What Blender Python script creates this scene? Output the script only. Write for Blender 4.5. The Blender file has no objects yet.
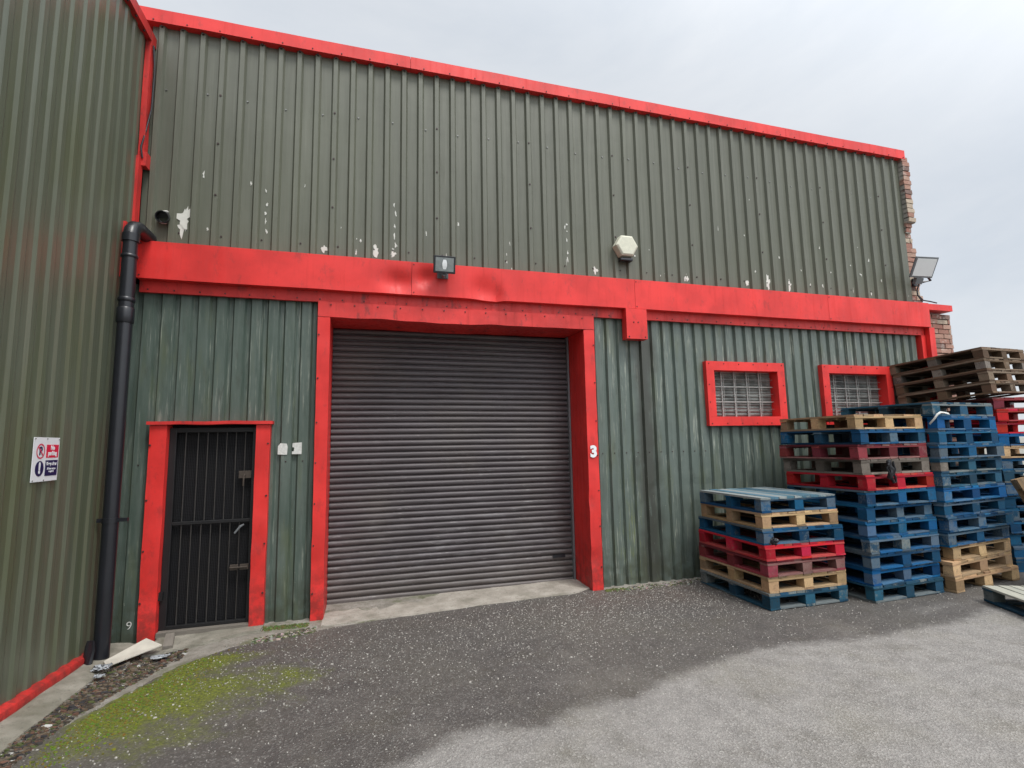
import bpy, bmesh, math, random
from mathutils import Vector, Matrix, noise
R = random.Random(7)
PI = math.pi
sc = bpy.context.scene
COL = sc.collection
rad = math.radians

# ------------------------------------------------------------------ helpers
class MB:
    """collects geometry for ONE mesh object, with a per-vertex colour 'tone' and a grain coordinate 'gc'"""
    def __init__(s): s.v=[]; s.f=[]; s.m=[]; s.t=[]; s.g=[]
    def vert(s,p,t=(0.5,0.5,0.5),g=None):
        s.v.append(tuple(p)); s.t.append(t); s.g.append(tuple(g) if g is not None else tuple(p)); return len(s.v)-1
    def face(s,idx,m=0): s.f.append(tuple(idx)); s.m.append(m)
    def poly(s,pts,m=0,t=(0.5,0.5,0.5)): s.face([s.vert(p,t) for p in pts],m)
    def box(s,x0,x1,y0,y1,z0,z1,m=0,jit=0.0,t=(0.5,0.5,0.5),grain=None,go=(0,0,0)):
        ps=[(x,y,z) for z in (z0,z1) for y in (y0,y1) for x in (x0,x1)]
        n=[]
        for p in ps:
            q=tuple(c+R.uniform(-jit,jit) for c in p) if jit else p
            if grain=='x': g=(p[0]*.12+go[0],p[1]+go[1],p[2]+go[2])
            elif grain=='y': g=(p[1]*.12+go[0],p[0]+go[1],p[2]+go[2])
            else: g=(p[0]+go[0],p[1]+go[1],p[2]+go[2])
            n.append(s.vert(q,t,g))
        for q in ((0,2,3,1),(4,5,7,6),(0,1,5,4),(1,3,7,5),(3,2,6,7),(2,0,4,6)): s.face([n[i] for i in q],m)
    def wbox(s,x0,x1,y0,y1,z0,z1,step=.09,amp=.002,fr=3.0,m=0,dent=None):
        """box cut into small faces and gently buckled, for pressed sheet metal"""
        def cuts(a,b): 
            k=max(1,int(math.ceil((b-a)/step))); return [a+(b-a)*i/k for i in range(k+1)]
        X,Y,Z=cuts(x0,x1),cuts(y0,y1),cuts(z0,z1); cache={}
        def P(i,j,k):
            key=(i,j,k)
            if key in cache: return cache[key]
            p=Vector((X[i],Y[j],Z[k])); d=noise.noise_vector(p*fr)*amp
            q=p+d
            if dent: q=q+Vector(dent(p))
            cache[key]=s.vert(q,g=p); return cache[key]
        nx,ny,nz=len(X)-1,len(Y)-1,len(Z)-1
        for i in range(nx):
            for k in range(nz):
                s.face([P(i,0,k),P(i+1,0,k),P(i+1,0,k+1),P(i,0,k+1)],m)
                s.face([P(i,ny,k),P(i,ny,k+1),P(i+1,ny,k+1),P(i+1,ny,k)],m)
            for j in range(ny):
                s.face([P(i,j,0),P(i,j+1,0),P(i+1,j+1,0),P(i+1,j,0)],m)
                s.face([P(i,j,nz),P(i+1,j,nz),P(i+1,j+1,nz),P(i,j+1,nz)],m)
        for j in range(ny):
            for k in range(nz):
                s.face([P(0,j,k),P(0,j,k+1),P(0,j+1,k+1),P(0,j+1,k)],m)
                s.face([P(nx,j,k),P(nx,j+1,k),P(nx,j+1,k+1),P(nx,j,k+1)],m)
    def tube(s,pts,r,n=16,m=0,cap=True):
        pts=[Vector(p) for p in pts]; rings=[]
        up=Vector((0.13,0.21,0.97))
        for i,p in enumerate(pts):
            d=(pts[min(i+1,len(pts)-1)]-pts[max(i-1,0)]).normalized()
            a=d.cross(up)
            if a.length<.15: a=d.cross(Vector((1,0.1,0)))
            a.normalize(); b=d.cross(a); rr=r[i] if isinstance(r,(list,tuple)) else r
            if i: # keep frames aligned
                pa=rings_a; a=(pa-d*pa.dot(d)).normalized(); b=d.cross(a)
            rings_a=a
            rings.append([s.vert(p+a*math.cos(2*PI*k/n)*rr+b*math.sin(2*PI*k/n)*rr) for k in range(n)])
        for i in range(len(rings)-1):
            for k in range(n): s.face([rings[i][k],rings[i][(k+1)%n],rings[i+1][(k+1)%n],rings[i+1][k]],m)
        if cap: s.face(rings[0][::-1],m); s.face(rings[-1],m)
    def prism(s,outline,axis,a,b,m=0):
        """outline of (u,v) extruded along axis from a to b; axis 'x': (y,z), 'y': (x,z), 'z': (x,y)"""
        def p(u,v,w): return {'x':(w,u,v),'y':(u,w,v),'z':(u,v,w)}[axis]
        A=[s.vert(p(u,v,a)) for u,v in outline]; B=[s.vert(p(u,v,b)) for u,v in outline]; n=len(A)
        s.face(A,m); s.face(B[::-1],m)
        for i in range(n): s.face([A[i],B[i],B[(i+1)%n],A[(i+1)%n]],m)
    def screw(s,c,nrm=(0,-1,0),r=.009,h=.006,m=1):
        nrm=Vector(nrm); c=Vector(c); s.tube([c-nrm*.002,c+nrm*h],[r,r*.8],6,m)
    def build(s,name,mats,parent=None,smooth=None,bevel=None):
        me=bpy.data.meshes.new(name); me.from_pydata(s.v,[],s.f)
        if not isinstance(mats,(list,tuple)): mats=[mats]
        for m in mats: me.materials.append(m)
        me.polygons.foreach_set('material_index',[min(i,len(mats)-1) for i in s.m])
        a=me.attributes.new('tone','FLOAT_COLOR','POINT'); a.data.foreach_set('color',[c for t in s.t for c in (*t,1.0)])
        g=me.attributes.new('gc','FLOAT_VECTOR','POINT'); g.data.foreach_set('vector',[c for t in s.g for c in t])
        bm=bmesh.new(); bm.from_mesh(me); bmesh.ops.recalc_face_normals(bm,faces=bm.faces); bm.to_mesh(me); bm.free()
        me.update()
        if smooth is not None:
            for p in me.polygons: p.use_smooth=True
            me.set_sharp_from_angle(angle=rad(smooth))
        o=bpy.data.objects.new(name,me); COL.objects.link(o)
        if parent is not None: o.parent=parent
        if bevel:
            b=o.modifiers.new('Bevel','BEVEL'); b.width=bevel; b.segments=2; b.limit_method='ANGLE'; b.angle_limit=rad(40)
        return o

def empty(name,label,cat,loc=(0,0,0),group=None):
    o=bpy.data.objects.new(name,None); COL.objects.link(o); o.location=loc; o.empty_display_size=.2
    tag(o,label,cat,group); return o
def tag(o,label,cat,group=None):
    o['label']=label; o['category']=cat
    if group: o['group']=group
    return o
def struct(o): o['kind']='structure'; return o
def to_local(o,parent):   # part built in world coordinates under an empty placed elsewhere
    o.location=-parent.location; return o
def sm(a,b,x):
    t=min(1,max(0,(x-a)/(b-a))); return t*t*(3-2*t)

# ------------------------------------------------------------------ materials
class NT:
    def __init__(s,name):
        s.mat=bpy.data.materials.new(name); s.mat.use_nodes=True; s.n=s.mat.node_tree.nodes; s.l=s.mat.node_tree.links
        s.b=s.n['Principled BSDF']; s.oc=None
    def node(s,t,**k):
        x=s.n.new(t)
        for a,b in k.items(): setattr(x,a,b)
        return x
    def put(s,sock,v):
        if v is None: return
        if hasattr(v,'is_output') : s.l.new(v,sock)
        elif isinstance(v,(tuple,list)):
            v=tuple(v)
            if len(v)==3 and sock.type=='RGBA': v=(*v,1)
            sock.default_value=v
        else: sock.default_value=v
    def obj(s):
        if s.oc is None: s.oc=s.node('ShaderNodeTexCoord').outputs['Object']
        return s.oc
    def attr(s,name,out='Color'): return s.node('ShaderNodeAttribute',attribute_name=name).outputs[out]
    def xyz(s,v,sc,off=(0,0,0)):
        m=s.node('ShaderNodeMapping'); s.put(m.inputs['Vector'],v); m.inputs['Scale'].default_value=sc; m.inputs['Location'].default_value=off; return m.outputs[0]
    def noise(s,v,scale,detail=4,rough=.55,dist=0):
        x=s.node('ShaderNodeTexNoise'); s.put(x.inputs['Vector'],v); x.inputs['Scale'].default_value=scale
        x.inputs['Detail'].default_value=detail; x.inputs['Roughness'].default_value=rough; x.inputs['Distortion'].default_value=dist; return x.outputs['Fac']
    def voro(s,v,scale,feature='F1',out='Distance',rnd=1.0):
        x=s.node('ShaderNodeTexVoronoi',feature=feature); s.put(x.inputs['Vector'],v); x.inputs['Scale'].default_value=scale; x.inputs['Randomness'].default_value=rnd; return x.outputs[out]
    def rng(s,v,a,b,c=0.,d=1.,smooth=True):
        x=s.node('ShaderNodeMapRange',interpolation_type='SMOOTHSTEP' if smooth else 'LINEAR'); s.put(x.inputs[0],v)
        for i,q in enumerate((a,b,c,d)): x.inputs[i+1].default_value=q
        return x.outputs[0]
    def math(s,op,a,b=None,c=None):
        x=s.node('ShaderNodeMath',operation=op); s.put(x.inputs[0],a); s.put(x.inputs[1],b); s.put(x.inputs[2],c); return x.outputs[0]
    def mix(s,f,a,b,bt='MIX'):
        x=s.node('ShaderNodeMix',data_type='RGBA',blend_type=bt); s.put(x.inputs[0],f); s.put(x.inputs[6],a); s.put(x.inputs[7],b); return x.outputs[2]
    def sep(s,v):
        x=s.node('ShaderNodeSeparateXYZ'); s.put(x.inputs[0],v); return x.outputs
    def bump(s,h,strength=.3,dist=.01,normal=None):
        x=s.node('ShaderNodeBump'); s.put(x.inputs['Height'],h); x.inputs['Strength'].default_value=strength; x.inputs['Distance'].default_value=dist
        if normal is not None: s.put(x.inputs['Normal'],normal)
        return x.outputs[0]
    def out(s,col=None,rough=None,normal=None,metal=None,spec=None):
        s.put(s.b.inputs['Base Color'],col); s.put(s.b.inputs['Roughness'],rough); s.put(s.b.inputs['Normal'],normal)
        s.put(s.b.inputs['Metallic'],metal); s.put(s.b.inputs['Specular IOR Level'],spec); return s.mat

def paint(name,c,var=.25,rough=.4,dirt=.3,dc=(.05,.045,.04),bs=.15):
    t=NT(name); o=t.obj()
    n1=t.noise(o,2.2,5); n2=t.noise(t.xyz(o,(14,14,1.1)),1.5,5,.6); n3=t.noise(o,60,3)
    lo=tuple(x*(1-var) for x in c); hi=tuple(min(1,x*(1+var*.6)+.01*var) for x in c)
    col=t.mix(t.rng(n1,.3,.7),lo,hi)
    col=t.mix(t.math('MULTIPLY',t.rng(n2,.52,.8),dirt),col,dc)
    col=t.mix(t.math('MULTIPLY',t.rng(n3,.62,.75),dirt*.5),col,dc)
    if name.find('red')>=0:
        zz=t.sep(o)[2]; sp=t.math('MULTIPLY',t.rng(zz,.75,.0),t.rng(t.noise(o,11,6,.7),.36,.62)); col=t.mix(t.math('MULTIPLY',sp,.6),col,(.10,.03,.025))
        gm=t.math('MULTIPLY',t.rng(t.noise(t.xyz(o,(6,6,3)),1.6,7,.72),.54,.70),dirt*1.6); col=t.mix(gm,col,(.16,.03,.028))
    return t.out(col,t.rng(n2,.3,.8,rough*.85,min(1,rough*1.4)),t.bump(n1,bs,.02),spec=.35)
def plain(name,c,rough=.6,metal=0,var=.2,sc=9.,bs=.1):
    t=NT(name); n=t.noise(t.obj(),sc,5); col=t.mix(n,tuple(x*(1-var) for x in c),tuple(min(1,x*(1+var)) for x in c))
    return t.out(col,rough,t.bump(n,bs,.01),metal)

def m_upper():
    t=NT('upper_cladding_paint'); o=t.obj()
    streak=t.noise(t.xyz(o,(9,9,.35)),2.2,6,.6); fine=t.noise(t.xyz(o,(40,40,1.2)),1.5,4,.6); big=t.noise(o,.6,4)
    col=t.mix(t.rng(streak,.3,.7),(.094,.099,.073),(.126,.131,.100))
    col=t.mix(t.math('MULTIPLY',t.rng(big,.4,.7),.35),col,(.118,.128,.085))
    col=t.mix(t.math('MULTIPLY',t.rng(fine,.58,.75),.3),col,(.055,.056,.042))
    wn=t.node('ShaderNodeTexWhiteNoise',noise_dimensions='1D'); t.put(wn.inputs['W'],t.math('FLOOR',t.math('DIVIDE',t.math('ADD',t.sep(o)[0],2.13),1.116))); col=t.mix(t.math('MULTIPLY',wn.outputs[0],.16),col,(.045,.048,.034))
    drip=t.math('MULTIPLY',t.rng(t.noise(t.xyz(o,(22,22,.5)),1.3,4,.6),.60,.72),.35); col=t.mix(drip,col,(.175,.175,.14))
    z=t.sep(o)[2]
    # flaked paint: small bare spots, commonest low on the sheet above the fascia
    spot=t.voro(t.xyz(o,(16,16,7)),1.0); patch=t.noise(o,3.1,4)
    low=t.rng(z,4.9,3.7); thr=t.math('ADD',t.math('MULTIPLY',low,.07),t.rng(patch,.42,.72,-.10,.06))
    thr=t.math('SUBTRACT',thr,t.rng(t.noise(o,41,2),.3,.7,0,.06))
    fl=t.math('LESS_THAN',spot,thr); fl=t.math('MULTIPLY',fl,t.math('GREATER_THAN',t.noise(o,1.7,3),.50))
    col=t.mix(fl,col,(.52,.52,.47))
    return t.out(col,t.rng(fine,.3,.8,.42,.6),t.bump(t.noise(o,1.3,3),.35,.03),spec=.45)
def m_left():
    t=NT('left_cladding_paint'); o=t.obj()
    streak=t.noise(t.xyz(o,(9,9,.3)),2.2,6,.6); fine=t.noise(t.xyz(o,(50,50,1.0)),1.5,4,.6)
    col=t.mix(t.rng(streak,.3,.7),(.090,.103,.070),(.118,.131,.094))
    col=t.mix(t.math('MULTIPLY',t.rng(fine,.55,.75),.35),col,(.045,.05,.028))
    wn=t.node('ShaderNodeTexWhiteNoise',noise_dimensions='1D'); t.put(wn.inputs['W'],t.math('FLOOR',t.math('DIVIDE',t.sep(o)[1],.96))); col=t.mix(t.math('MULTIPLY',wn.outputs[0],.2),col,(.045,.05,.03))
    algae=t.math('MULTIPLY',t.rng(t.noise(t.xyz(o,(1,3,.6)),1.2,5),.45,.75),.5)
    col=t.mix(algae,col,(.085,.098,.040))
    return t.out(col,t.rng(fine,.3,.8,.30,.46),t.bump(t.noise(o,1.5,3),.3,.03),spec=.6)
def m_lower():
    t=NT('lower_cladding_paint'); o=t.obj(); x,y,z=t.sep(o)
    streak=t.noise(t.xyz(o,(8,8,.55)),2.4,6,.62); fine=t.noise(t.xyz(o,(34,34,1.4)),1.6,5,.65); blot=t.noise(t.xyz(o,(3,3,1.3)),1.6,5,.6)
    col=t.mix(t.rng(streak,.3,.7),(.060,.086,.070),(.096,.124,.106))
    right=t.rng(x,2.0,3.4)
    col=t.mix(t.math('MULTIPLY',right,.45),col,(.135,.162,.145))
    pale=t.math('MULTIPLY',t.rng(fine,.52,.70),t.rng(blot,.40,.62)); pale=t.math('MULTIPLY',pale,t.math('ADD',.60,t.math('MULTIPLY',right,.40)))
    col=t.mix(pale,col,(.37,.39,.33))
    col=t.mix(t.math('MULTIPLY',t.rng(t.noise(t.xyz(o,(5,5,.8)),1.9,5),.5,.75),.45),col,(.10,.115,.05))
    # dark run-off stain below the bracket box, with a streak of yellow green algae
    dx=t.math('ABSOLUTE',t.math('SUBTRACT',t.math('ADD',x,t.rng(t.noise(o,3,3),.2,.8,-.06,.06)),3.33)); st=t.rng(dx,.24,.03)
    st=t.math('MULTIPLY',st,t.rng(t.noise(t.xyz(o,(12,12,1.8)),2,6,.7),.20,.46))
    col=t.mix(t.math('MULTIPLY',st,.9),col,(.042,.044,.035))
    dx2=t.math('ABSOLUTE',t.math('SUBTRACT',x,3.05)); al=t.math('MULTIPLY',t.rng(dx2,.26,.02),t.rng(t.noise(t.xyz(o,(18,18,1.6)),2.2,6,.7),.50,.68)); al=t.math('MULTIPLY',al,t.rng(z,1.7,.6))
    col=t.mix(t.math('MULTIPLY',al,.6),col,(.17,.20,.04))
    gr_=t.math('MULTIPLY',t.rng(t.noise(t.xyz(o,(7,7,1.6)),2.2,5,.7),.54,.70),.45); col=t.mix(gr_,col,(.052,.058,.045))
    foot=t.math('MULTIPLY',t.rng(z,.55,.0),t.rng(t.noise(o,9,5),.35,.6)); col=t.mix(t.math('MULTIPLY',foot,.7),col,(.05,.055,.035))
    scr=t.math('MULTIPLY',t.math('GREATER_THAN',t.noise(t.xyz(o,(30,30,12)),1.4,4,.7),.71),t.math('LESS_THAN',z,1.5))
    col=t.mix(t.math('MULTIPLY',scr,.7),col,(.4,.41,.36))
    return t.out(col,t.rng(fine,.3,.8,.38,.62),t.bump(t.noise(o,2.2,4),.4,.03),spec=.5)
def m_shutter():
    t=NT('shutter_steel'); o=t.obj(); z=t.sep(o)[2]
    h=t.noise(t.xyz(o,(1.2,1,30)),1.6,5,.6); n=t.noise(o,1.1,4); sc_=t.noise(t.xyz(o,(5,5,55)),1.4,5,.7)
    col=t.mix(t.rng(h,.3,.7),(.050,.041,.044),(.092,.080,.085))
    col=t.mix(t.math('MULTIPLY',t.rng(n,.45,.75),.4),col,(.105,.09,.075))
    w=t.math('MULTIPLY',t.rng(sc_,.58,.74),t.rng(z,2.6,.5,.35,1)); w=t.math('MULTIPLY',w,t.rng(t.noise(o,1.7,4),.40,.58))
    col=t.mix(t.math('MULTIPLY',w,.75),col,(.34,.33,.33)
    ) if False else t.mix(t.math('MULTIPLY',w,.75),t.mix(t.math('MULTIPLY',t.math('MULTIPLY',t.rng(z,1.3,.7),t.rng(t.noise(t.xyz(o,(1.4,1,7)),2.0,7,.7),.46,.72)),.28),col,(.30,.29,.30)),(.34,.33,.33))
    col=t.mix(t.math('MULTIPLY',t.rng(z,.5,0),.35),col,(.15,.13,.11))
    return t.out(col,.5,t.bump(h,.2,.01),.15)
def m_wood(name,c,bare=(.24,.20,.15),wear=.5,dirt=.35):
    """painted or raw sawn timber; wear shows bare wood along grain and at the edges"""
    t=NT(name); g=t.attr('gc','Vector'); tone=t.sep(t.attr('tone','Vector'))
    rnd=t.node('ShaderNodeObjectInfo').outputs['Random']
    ad=t.node('ShaderNodeVectorMath',operation='ADD'); t.put(ad.inputs[0],g)
    cb=t.node('ShaderNodeCombineXYZ'); 
    for i in range(3): t.put(cb.inputs[i],t.math('MULTIPLY',rnd,37+11*i))
    t.put(ad.inputs[1],cb.outputs[0]); g=ad.outputs[0]
    gr=t.noise(g,70,5,.6,.3); pa=t.noise(g,9,5,.65); fi=t.noise(g,200,3)
    v=t.math('ADD',.50,t.math('MULTIPLY',tone[0],.90))
    hs=t.node('ShaderNodeHueSaturation'); t.put(hs.inputs['Color'],(*c,1)); t.put(hs.inputs['Value'],v); t.put(hs.inputs['Hue'],t.math('ADD',.49,t.math('MULTIPLY',tone[2],.02)))
    col=hs.outputs[0]
    col=t.mix(t.math('MULTIPLY',t.rng(gr,.35,.7),.28),col,tuple(x*.45 for x in c))
    wv=t.math('ADD',t.math('MULTIPLY',pa,.65),t.math('MULTIPLY',gr,.35)); wv=t.math('ADD',wv,t.math('MULTIPLY',t.math('SUBTRACT',tone[1],.5),.55))
    col=t.mix(t.math('MULTIPLY',t.rng(wv,.60-.12*wear,.72-.08*wear),.85*min(1,wear*1.4)),col,t.mix(gr,tuple(x*.55 for x in bare),tuple(min(1,x*1.35) for x in bare)))
    col=t.mix(t.math('MULTIPLY',t.rng(t.noise(g,22,5,.7),.5,.75),dirt),col,(.035,.03,.025))
    nail=t.voro(g,11); col=t.mix(t.math('LESS_THAN',nail,.055),col,(.03,.025,.02))
    return t.out(col,.85,t.bump(t.math('ADD',gr,t.math('MULTIPLY',fi,.4)),.5,.006),spec=.2)
def m_ground():
    t=NT('asphalt_yard'); o=t.obj()
    wet=t.attr('wet','Fac'); moss=t.attr('moss','Fac'); conc=t.attr('conc','Fac'); chip=t.attr('chips','Fac'); brn=t.attr('brown','Fac')
    n0=t.noise(o,1.3,6,.6); n1=t.noise(o,6,6,.65); n2=t.noise(o,45,4,.7); n3=t.noise(o,150,3,.7); ag=t.voro(o,95); ag2=t.voro(o,95,out='Color')
    agv=t.sep(ag2)[0]
    ed=t.math('ADD',wet,t.math('MULTIPLY',t.math('SUBTRACT',n1,.5),.95)); wm=t.rng(ed,.26,.74)
    dry=t.mix(t.rng(n1,.3,.7),(.225,.213,.200),(.305,.290,.272)); dry=t.mix(t.rng(n0,.45,.7,0,.5),dry,(.22,.205,.165))
    wetc=t.mix(t.rng(n1,.3,.7),(.072,.065,.061),(.108,.098,.090)); wetc=t.mix(t.rng(t.noise(o,.7,4),.4,.65,0,.6),wetc,(.115,.105,.09))
    col=t.mix(wm,dry,wetc)
    blot=t.noise(o,2.3,7,.7); col=t.mix(t.rng(blot,.48,.70,0,.65),col,t.mix(.5,col,(.085,.075,.05))); col=t.mix(t.rng(t.noise(o,.9,6,.7),.52,.7,0,.35),col,t.mix(.6,col,(.30,.28,.25)))
    col=t.mix(t.math('MULTIPLY',brn,t.rng(n1,.3,.7,.3,.9)),col,(.095,.062,.05))
    # aggregate: every stone its own tone
    col=t.mix(t.rng(agv,.0,1,0,.55),col,t.mix(.5,col,(.02,.02,.02)),)
    col=t.mix(t.math('MULTIPLY',t.rng(agv,.72,.98,0,.5),t.rng(wm,0,1,1,.45)),col,(.44,.42,.39))
    col=t.mix(t.rng(n3,.5,.70,0,.5),col,(.05,.045,.04))
    # moss
    mm=t.math('ADD',moss,t.math('MULTIPLY',t.math('SUBTRACT',t.noise(o,3.2,6,.78),.5),2.0)); mf=t.rng(mm,.38,1.0)
    mc=t.mix(t.rng(n2,.3,.7),(.055,.062,.010),(.20,.235,.014)); mc=t.mix(t.rng(mm,.55,.95),t.mix(.35,mc,(.075,.065,.03)),mc)
    col=t.mix(t.math('MULTIPLY',mf,t.rng(n3,.35,.6,.55,1)),col,mc)
    # concrete margin
    cm=t.rng(t.math('ADD',conc,t.math('MULTIPLY',t.math('SUBTRACT',t.noise(o,9,6,.7),.5),.7)),.42,.58)
    cc=t.mix(t.rng(n1,.3,.7),(.20,.185,.155),(.33,.31,.275)); cc=t.mix(t.rng(n2,.5,.75,0,.7),cc,(.07,.065,.05)); cc=t.mix(t.rng(t.noise(o,3.3,5),.5,.66,0,.7),cc,(.085,.10,.035))
    col=t.mix(cm,col,cc)
    # pale chips trodden into the surface
    for s_,th,k in ((60,.19,.82),(105,.22,.80)):
        d=t.voro(o,s_); pr=t.sep(t.voro(o,s_,out='Color'))[1]
        lim=t.rng(chip,0,1,.97,k-.14)
        cf=t.math('MULTIPLY',t.math('LESS_THAN',t.math('ADD',d,t.math('MULTIPLY',t.math('SUBTRACT',n3,.5),.25)),th),t.math('GREATER_THAN',pr,lim))
        col=t.mix(t.math('MULTIPLY',cf,.75),col,(.36,.34,.31))
    rgh=t.mix(wm,(.9,.9,.9),(.62,.62,.62))
    h=t.math('ADD',t.math('MULTIPLY',ag,.8),t.math('MULTIPLY',n2,.9)); h=t.math('ADD',h,t.math('MULTIPLY',mf,t.math('MULTIPLY',n3,1.5)))
    return t.out(col,t.math('ADD',t.rng(wm,0,1,.92,.60),t.math('MULTIPLY',mf,.3)),t.bump(h,.55,.012),spec=.4)
def m_conc(name,a=(.27,.245,.205),b=(.42,.385,.335)):
    t=NT(name); o=t.obj(); n1=t.noise(o,5,6,.65); n2=t.noise(o,40,4,.7); n3=t.noise(o,2,4)
    col=t.mix(t.rng(n1,.3,.7),a,b); col=t.mix(t.rng(n2,.5,.72,0,.6),col,tuple(x*.4 for x in a)); col=t.mix(t.rng(n3,.52,.7,0,.55),col,(.10,.095,.06))
    return t.out(col,.9,t.bump(t.math('ADD',n1,n2),.6,.012))
def m_brick():
    t=NT('old_brick'); o=t.obj(); tone=t.sep(t.attr('tone','Vector')); n=t.noise(o,35,5,.7)
    col=t.mix(tone[0],(.27,.12,.09),(.38,.23,.175)); col=t.mix(t.rng(tone[1],.74,.8),col,(.42,.34,.26)); col=t.mix(t.rng(tone[2],.84,.95),col,(.17,.11,.095))
    col=t.mix(t.rng(n,.5,.75,0,.6),col,(.16,.12,.10)); col=t.mix(t.rng(t.noise(o,8,4),.55,.7,0,.6),col,(.52,.48,.42))
    return t.out(col,.92,t.bump(n,.7,.01))
def m_gate_mesh():
    t=NT('perforated_black_sheet'); o=t.obj(); v=t.voro(t.xyz(o,(70,70,70)),1.0,rnd=.0)
    col=t.mix(t.rng(v,.25,.42),(.0015,.0015,.002),(.012,.012,.014)); n=t.noise(o,3,4); col=t.mix(t.rng(n,.45,.7,0,.5),col,(.010,.0095,.009))
    return t.out(col,.6,t.bump(v,.5,.006),spec=.2)
def m_glass():
    t=NT('glass_block'); o=t.obj(); n=t.noise(o,7,4); col=t.mix(t.rng(n,.35,.65),(.07,.077,.073),(.16,.17,.16))
    return t.out(col,.33,t.bump(t.noise(t.xyz(o,(6,6,60)),1,3),.5,.01),spec=.5)

M={}
M['upper']=m_upper(); M['left']=m_left(); M['lower']=m_lower(); M['shutter']=m_shutter(); M['ground']=m_ground()
M['red']=paint('red_trim_paint',(.68,.034,.030),.17,.45,.22,(.30,.014,.012),.2)
M['red_worn']=paint('weathered_red_trim',(.60,.034,.030),.25,.48,.5,(.18,.02,.015),.35)
M['screw']=plain('dark_screw',(.05,.03,.03),.5,.3)
M['galv']=plain('galvanised_screw',(.20,.20,.19),.4,.5)
M['conc']=m_conc('weathered_concrete'); M['kerb']=m_conc('footing_concrete',(.17,.16,.125),(.30,.28,.235))
M['brick']=m_brick(); M['mortar']=m_conc('lime_mortar',(.26,.24,.21),(.38,.36,.32))
M['black']=plain('black_plastic',(.012,.013,.017),.33,0,.3); M['blackmetal']=plain('black_gate_steel',(.010,.010,.011),.5,.1,.35)
M['barmetal']=plain('worn_bar_steel',(.045,.042,.039),.55,.2,.5,25)
M['rust']=plain('rusted_plate',(.060,.046,.036),.75,.1,.45,30)
M['gate']=m_gate_mesh(); M['glass']=m_glass(); M['wire']=plain('window_wire',(.30,.30,.285),.6,.0)
M['grey']=plain('grey_casting',(.16,.17,.18),.5,.2); M['lens']=plain('lamp_lens',(.72,.74,.74),.25,0,.1,4); M['reflector']=plain('lamp_reflector',(.30,.33,.33),.12,.6,.5,14)
M['cream']=plain('weathered_cream_plastic',(.58,.57,.46),.55,0,.16,26,.3)
M['white']=plain('white_enamel',(.74,.76,.78),.4,0,.04); M['signred']=plain('sign_red',(.66,.018,.060),.4,0,.05); M['signblue']=plain('sign_blue',(.012,.014,.075),.4,0,.05)
M['signpink']=plain('faded_sign_ring',(.62,.06,.11),.4,0,.1); M['sticker']=plain('torn_white_sticker',(.58,.58,.55),.6,0,.35,45)
M['bare']=plain('bare_primer',(.60,.60,.55),.7,0,.15,20); M['body']=plain('dark_building_body',(.05,.05,.05),.8)
M['roof']=plain('roof_sheet',(.12,.125,.12),.6); M['sill']=m_wood('grey_sill_timber',(.20,.18,.155),wear=.3)
M['plastic']=plain('dirty_clear_plastic',(.33,.35,.37),.35,0,.5,30); M['card']=plain('off_white_board',(.46,.43,.37),.75,0,.3,12)
M['litter']=NT('litter_pieces').mat
_t=NT('litter_mixed'); M['litter']=_t.out(_t.attr('tone'),.85)
M['leaf']=M['litter']
P={}
P['blue']=m_wood('blue_pallet_paint',(.006,.066,.150),(.14,.165,.17),.46,.5)
P['blue_bright']=m_wood('bright_blue_pallet_paint',(.004,.080,.215),(.14,.17,.18),.36,.4)
P['blue_grey']=m_wood('faded_blue_pallet_paint',(.016,.066,.112),(.19,.20,.185),.62,.5)
P['red']=m_wood('red_pallet_paint',(.42,.014,.024),(.26,.13,.10),.35,.35)
P['maroon']=m_wood('faded_red_pallet_paint',(.19,.032,.040),(.22,.15,.13),.55,.45)
P['natural']=m_wood('raw_pallet_timber',(.40,.265,.145),(.24,.18,.12),.5,.45)
P['brown']=m_wood('old_brown_pallet_timber',(.125,.080,.050),(.21,.165,.12),.55,.5)
P['grey']=m_wood('grey_pallet_timber',(.15,.13,.11),(.24,.21,.18),.5,.5)
P['deckblue']=m_wood('worn_blue_deck',(.06,.135,.175),(.28,.30,.29),.9,.35)
P['deckpale']=m_wood('worn_pale_deck',(.17,.23,.24),(.42,.40,.33),1.0,.25)

# ------------------------------------------------------------------ ground
def gz(x,y):
    z=-.06*sm(-.9,-1.7,x)*sm(3.8,5.4,y)
    if -8<x<14 and -4<y<7: z+=.006*noise.noise(Vector((x*1.1,y*1.1,3)))
    return z
WET=[(-6,2.2),(-1.5,2.35),(-.5,2.7),(.22,2.9),(.53,3.12),(.85,3.1),(1.03,3.02),(1.34,3.13),(1.72,3.1),(2.0,3.26),(2.37,3.39),(2.95,3.5),(3.62,3.50),(4.23,3.42),(4.7,3.46),(5.2,3.50),(6.2,3.62),(12,4.0)]
EDGE=[(-3,3.2),(-1.9,3.5),(-1.72,3.95),(-1.55,4.35),(-1.38,4.75),(-1.05,4.98),(-.6,5.12),(-.25,5.20),(2.5,5.62),(2.7,5.36),(3.6,5.37),(4.2,5.46),(14,5.6)]
def interp(T,x):
    if x<=T[0][0]: return T[0][1]
    for (a,b),(c,d) in zip(T,T[1:]):
        if x<=c: return b+(d-b)*(x-a)/(c-a)
    return T[-1][1]
def gauss(x,y,cx,cy,sx,sy): return math.exp(-((x-cx)/sx)**2-((y-cy)/sy)**2)
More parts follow.
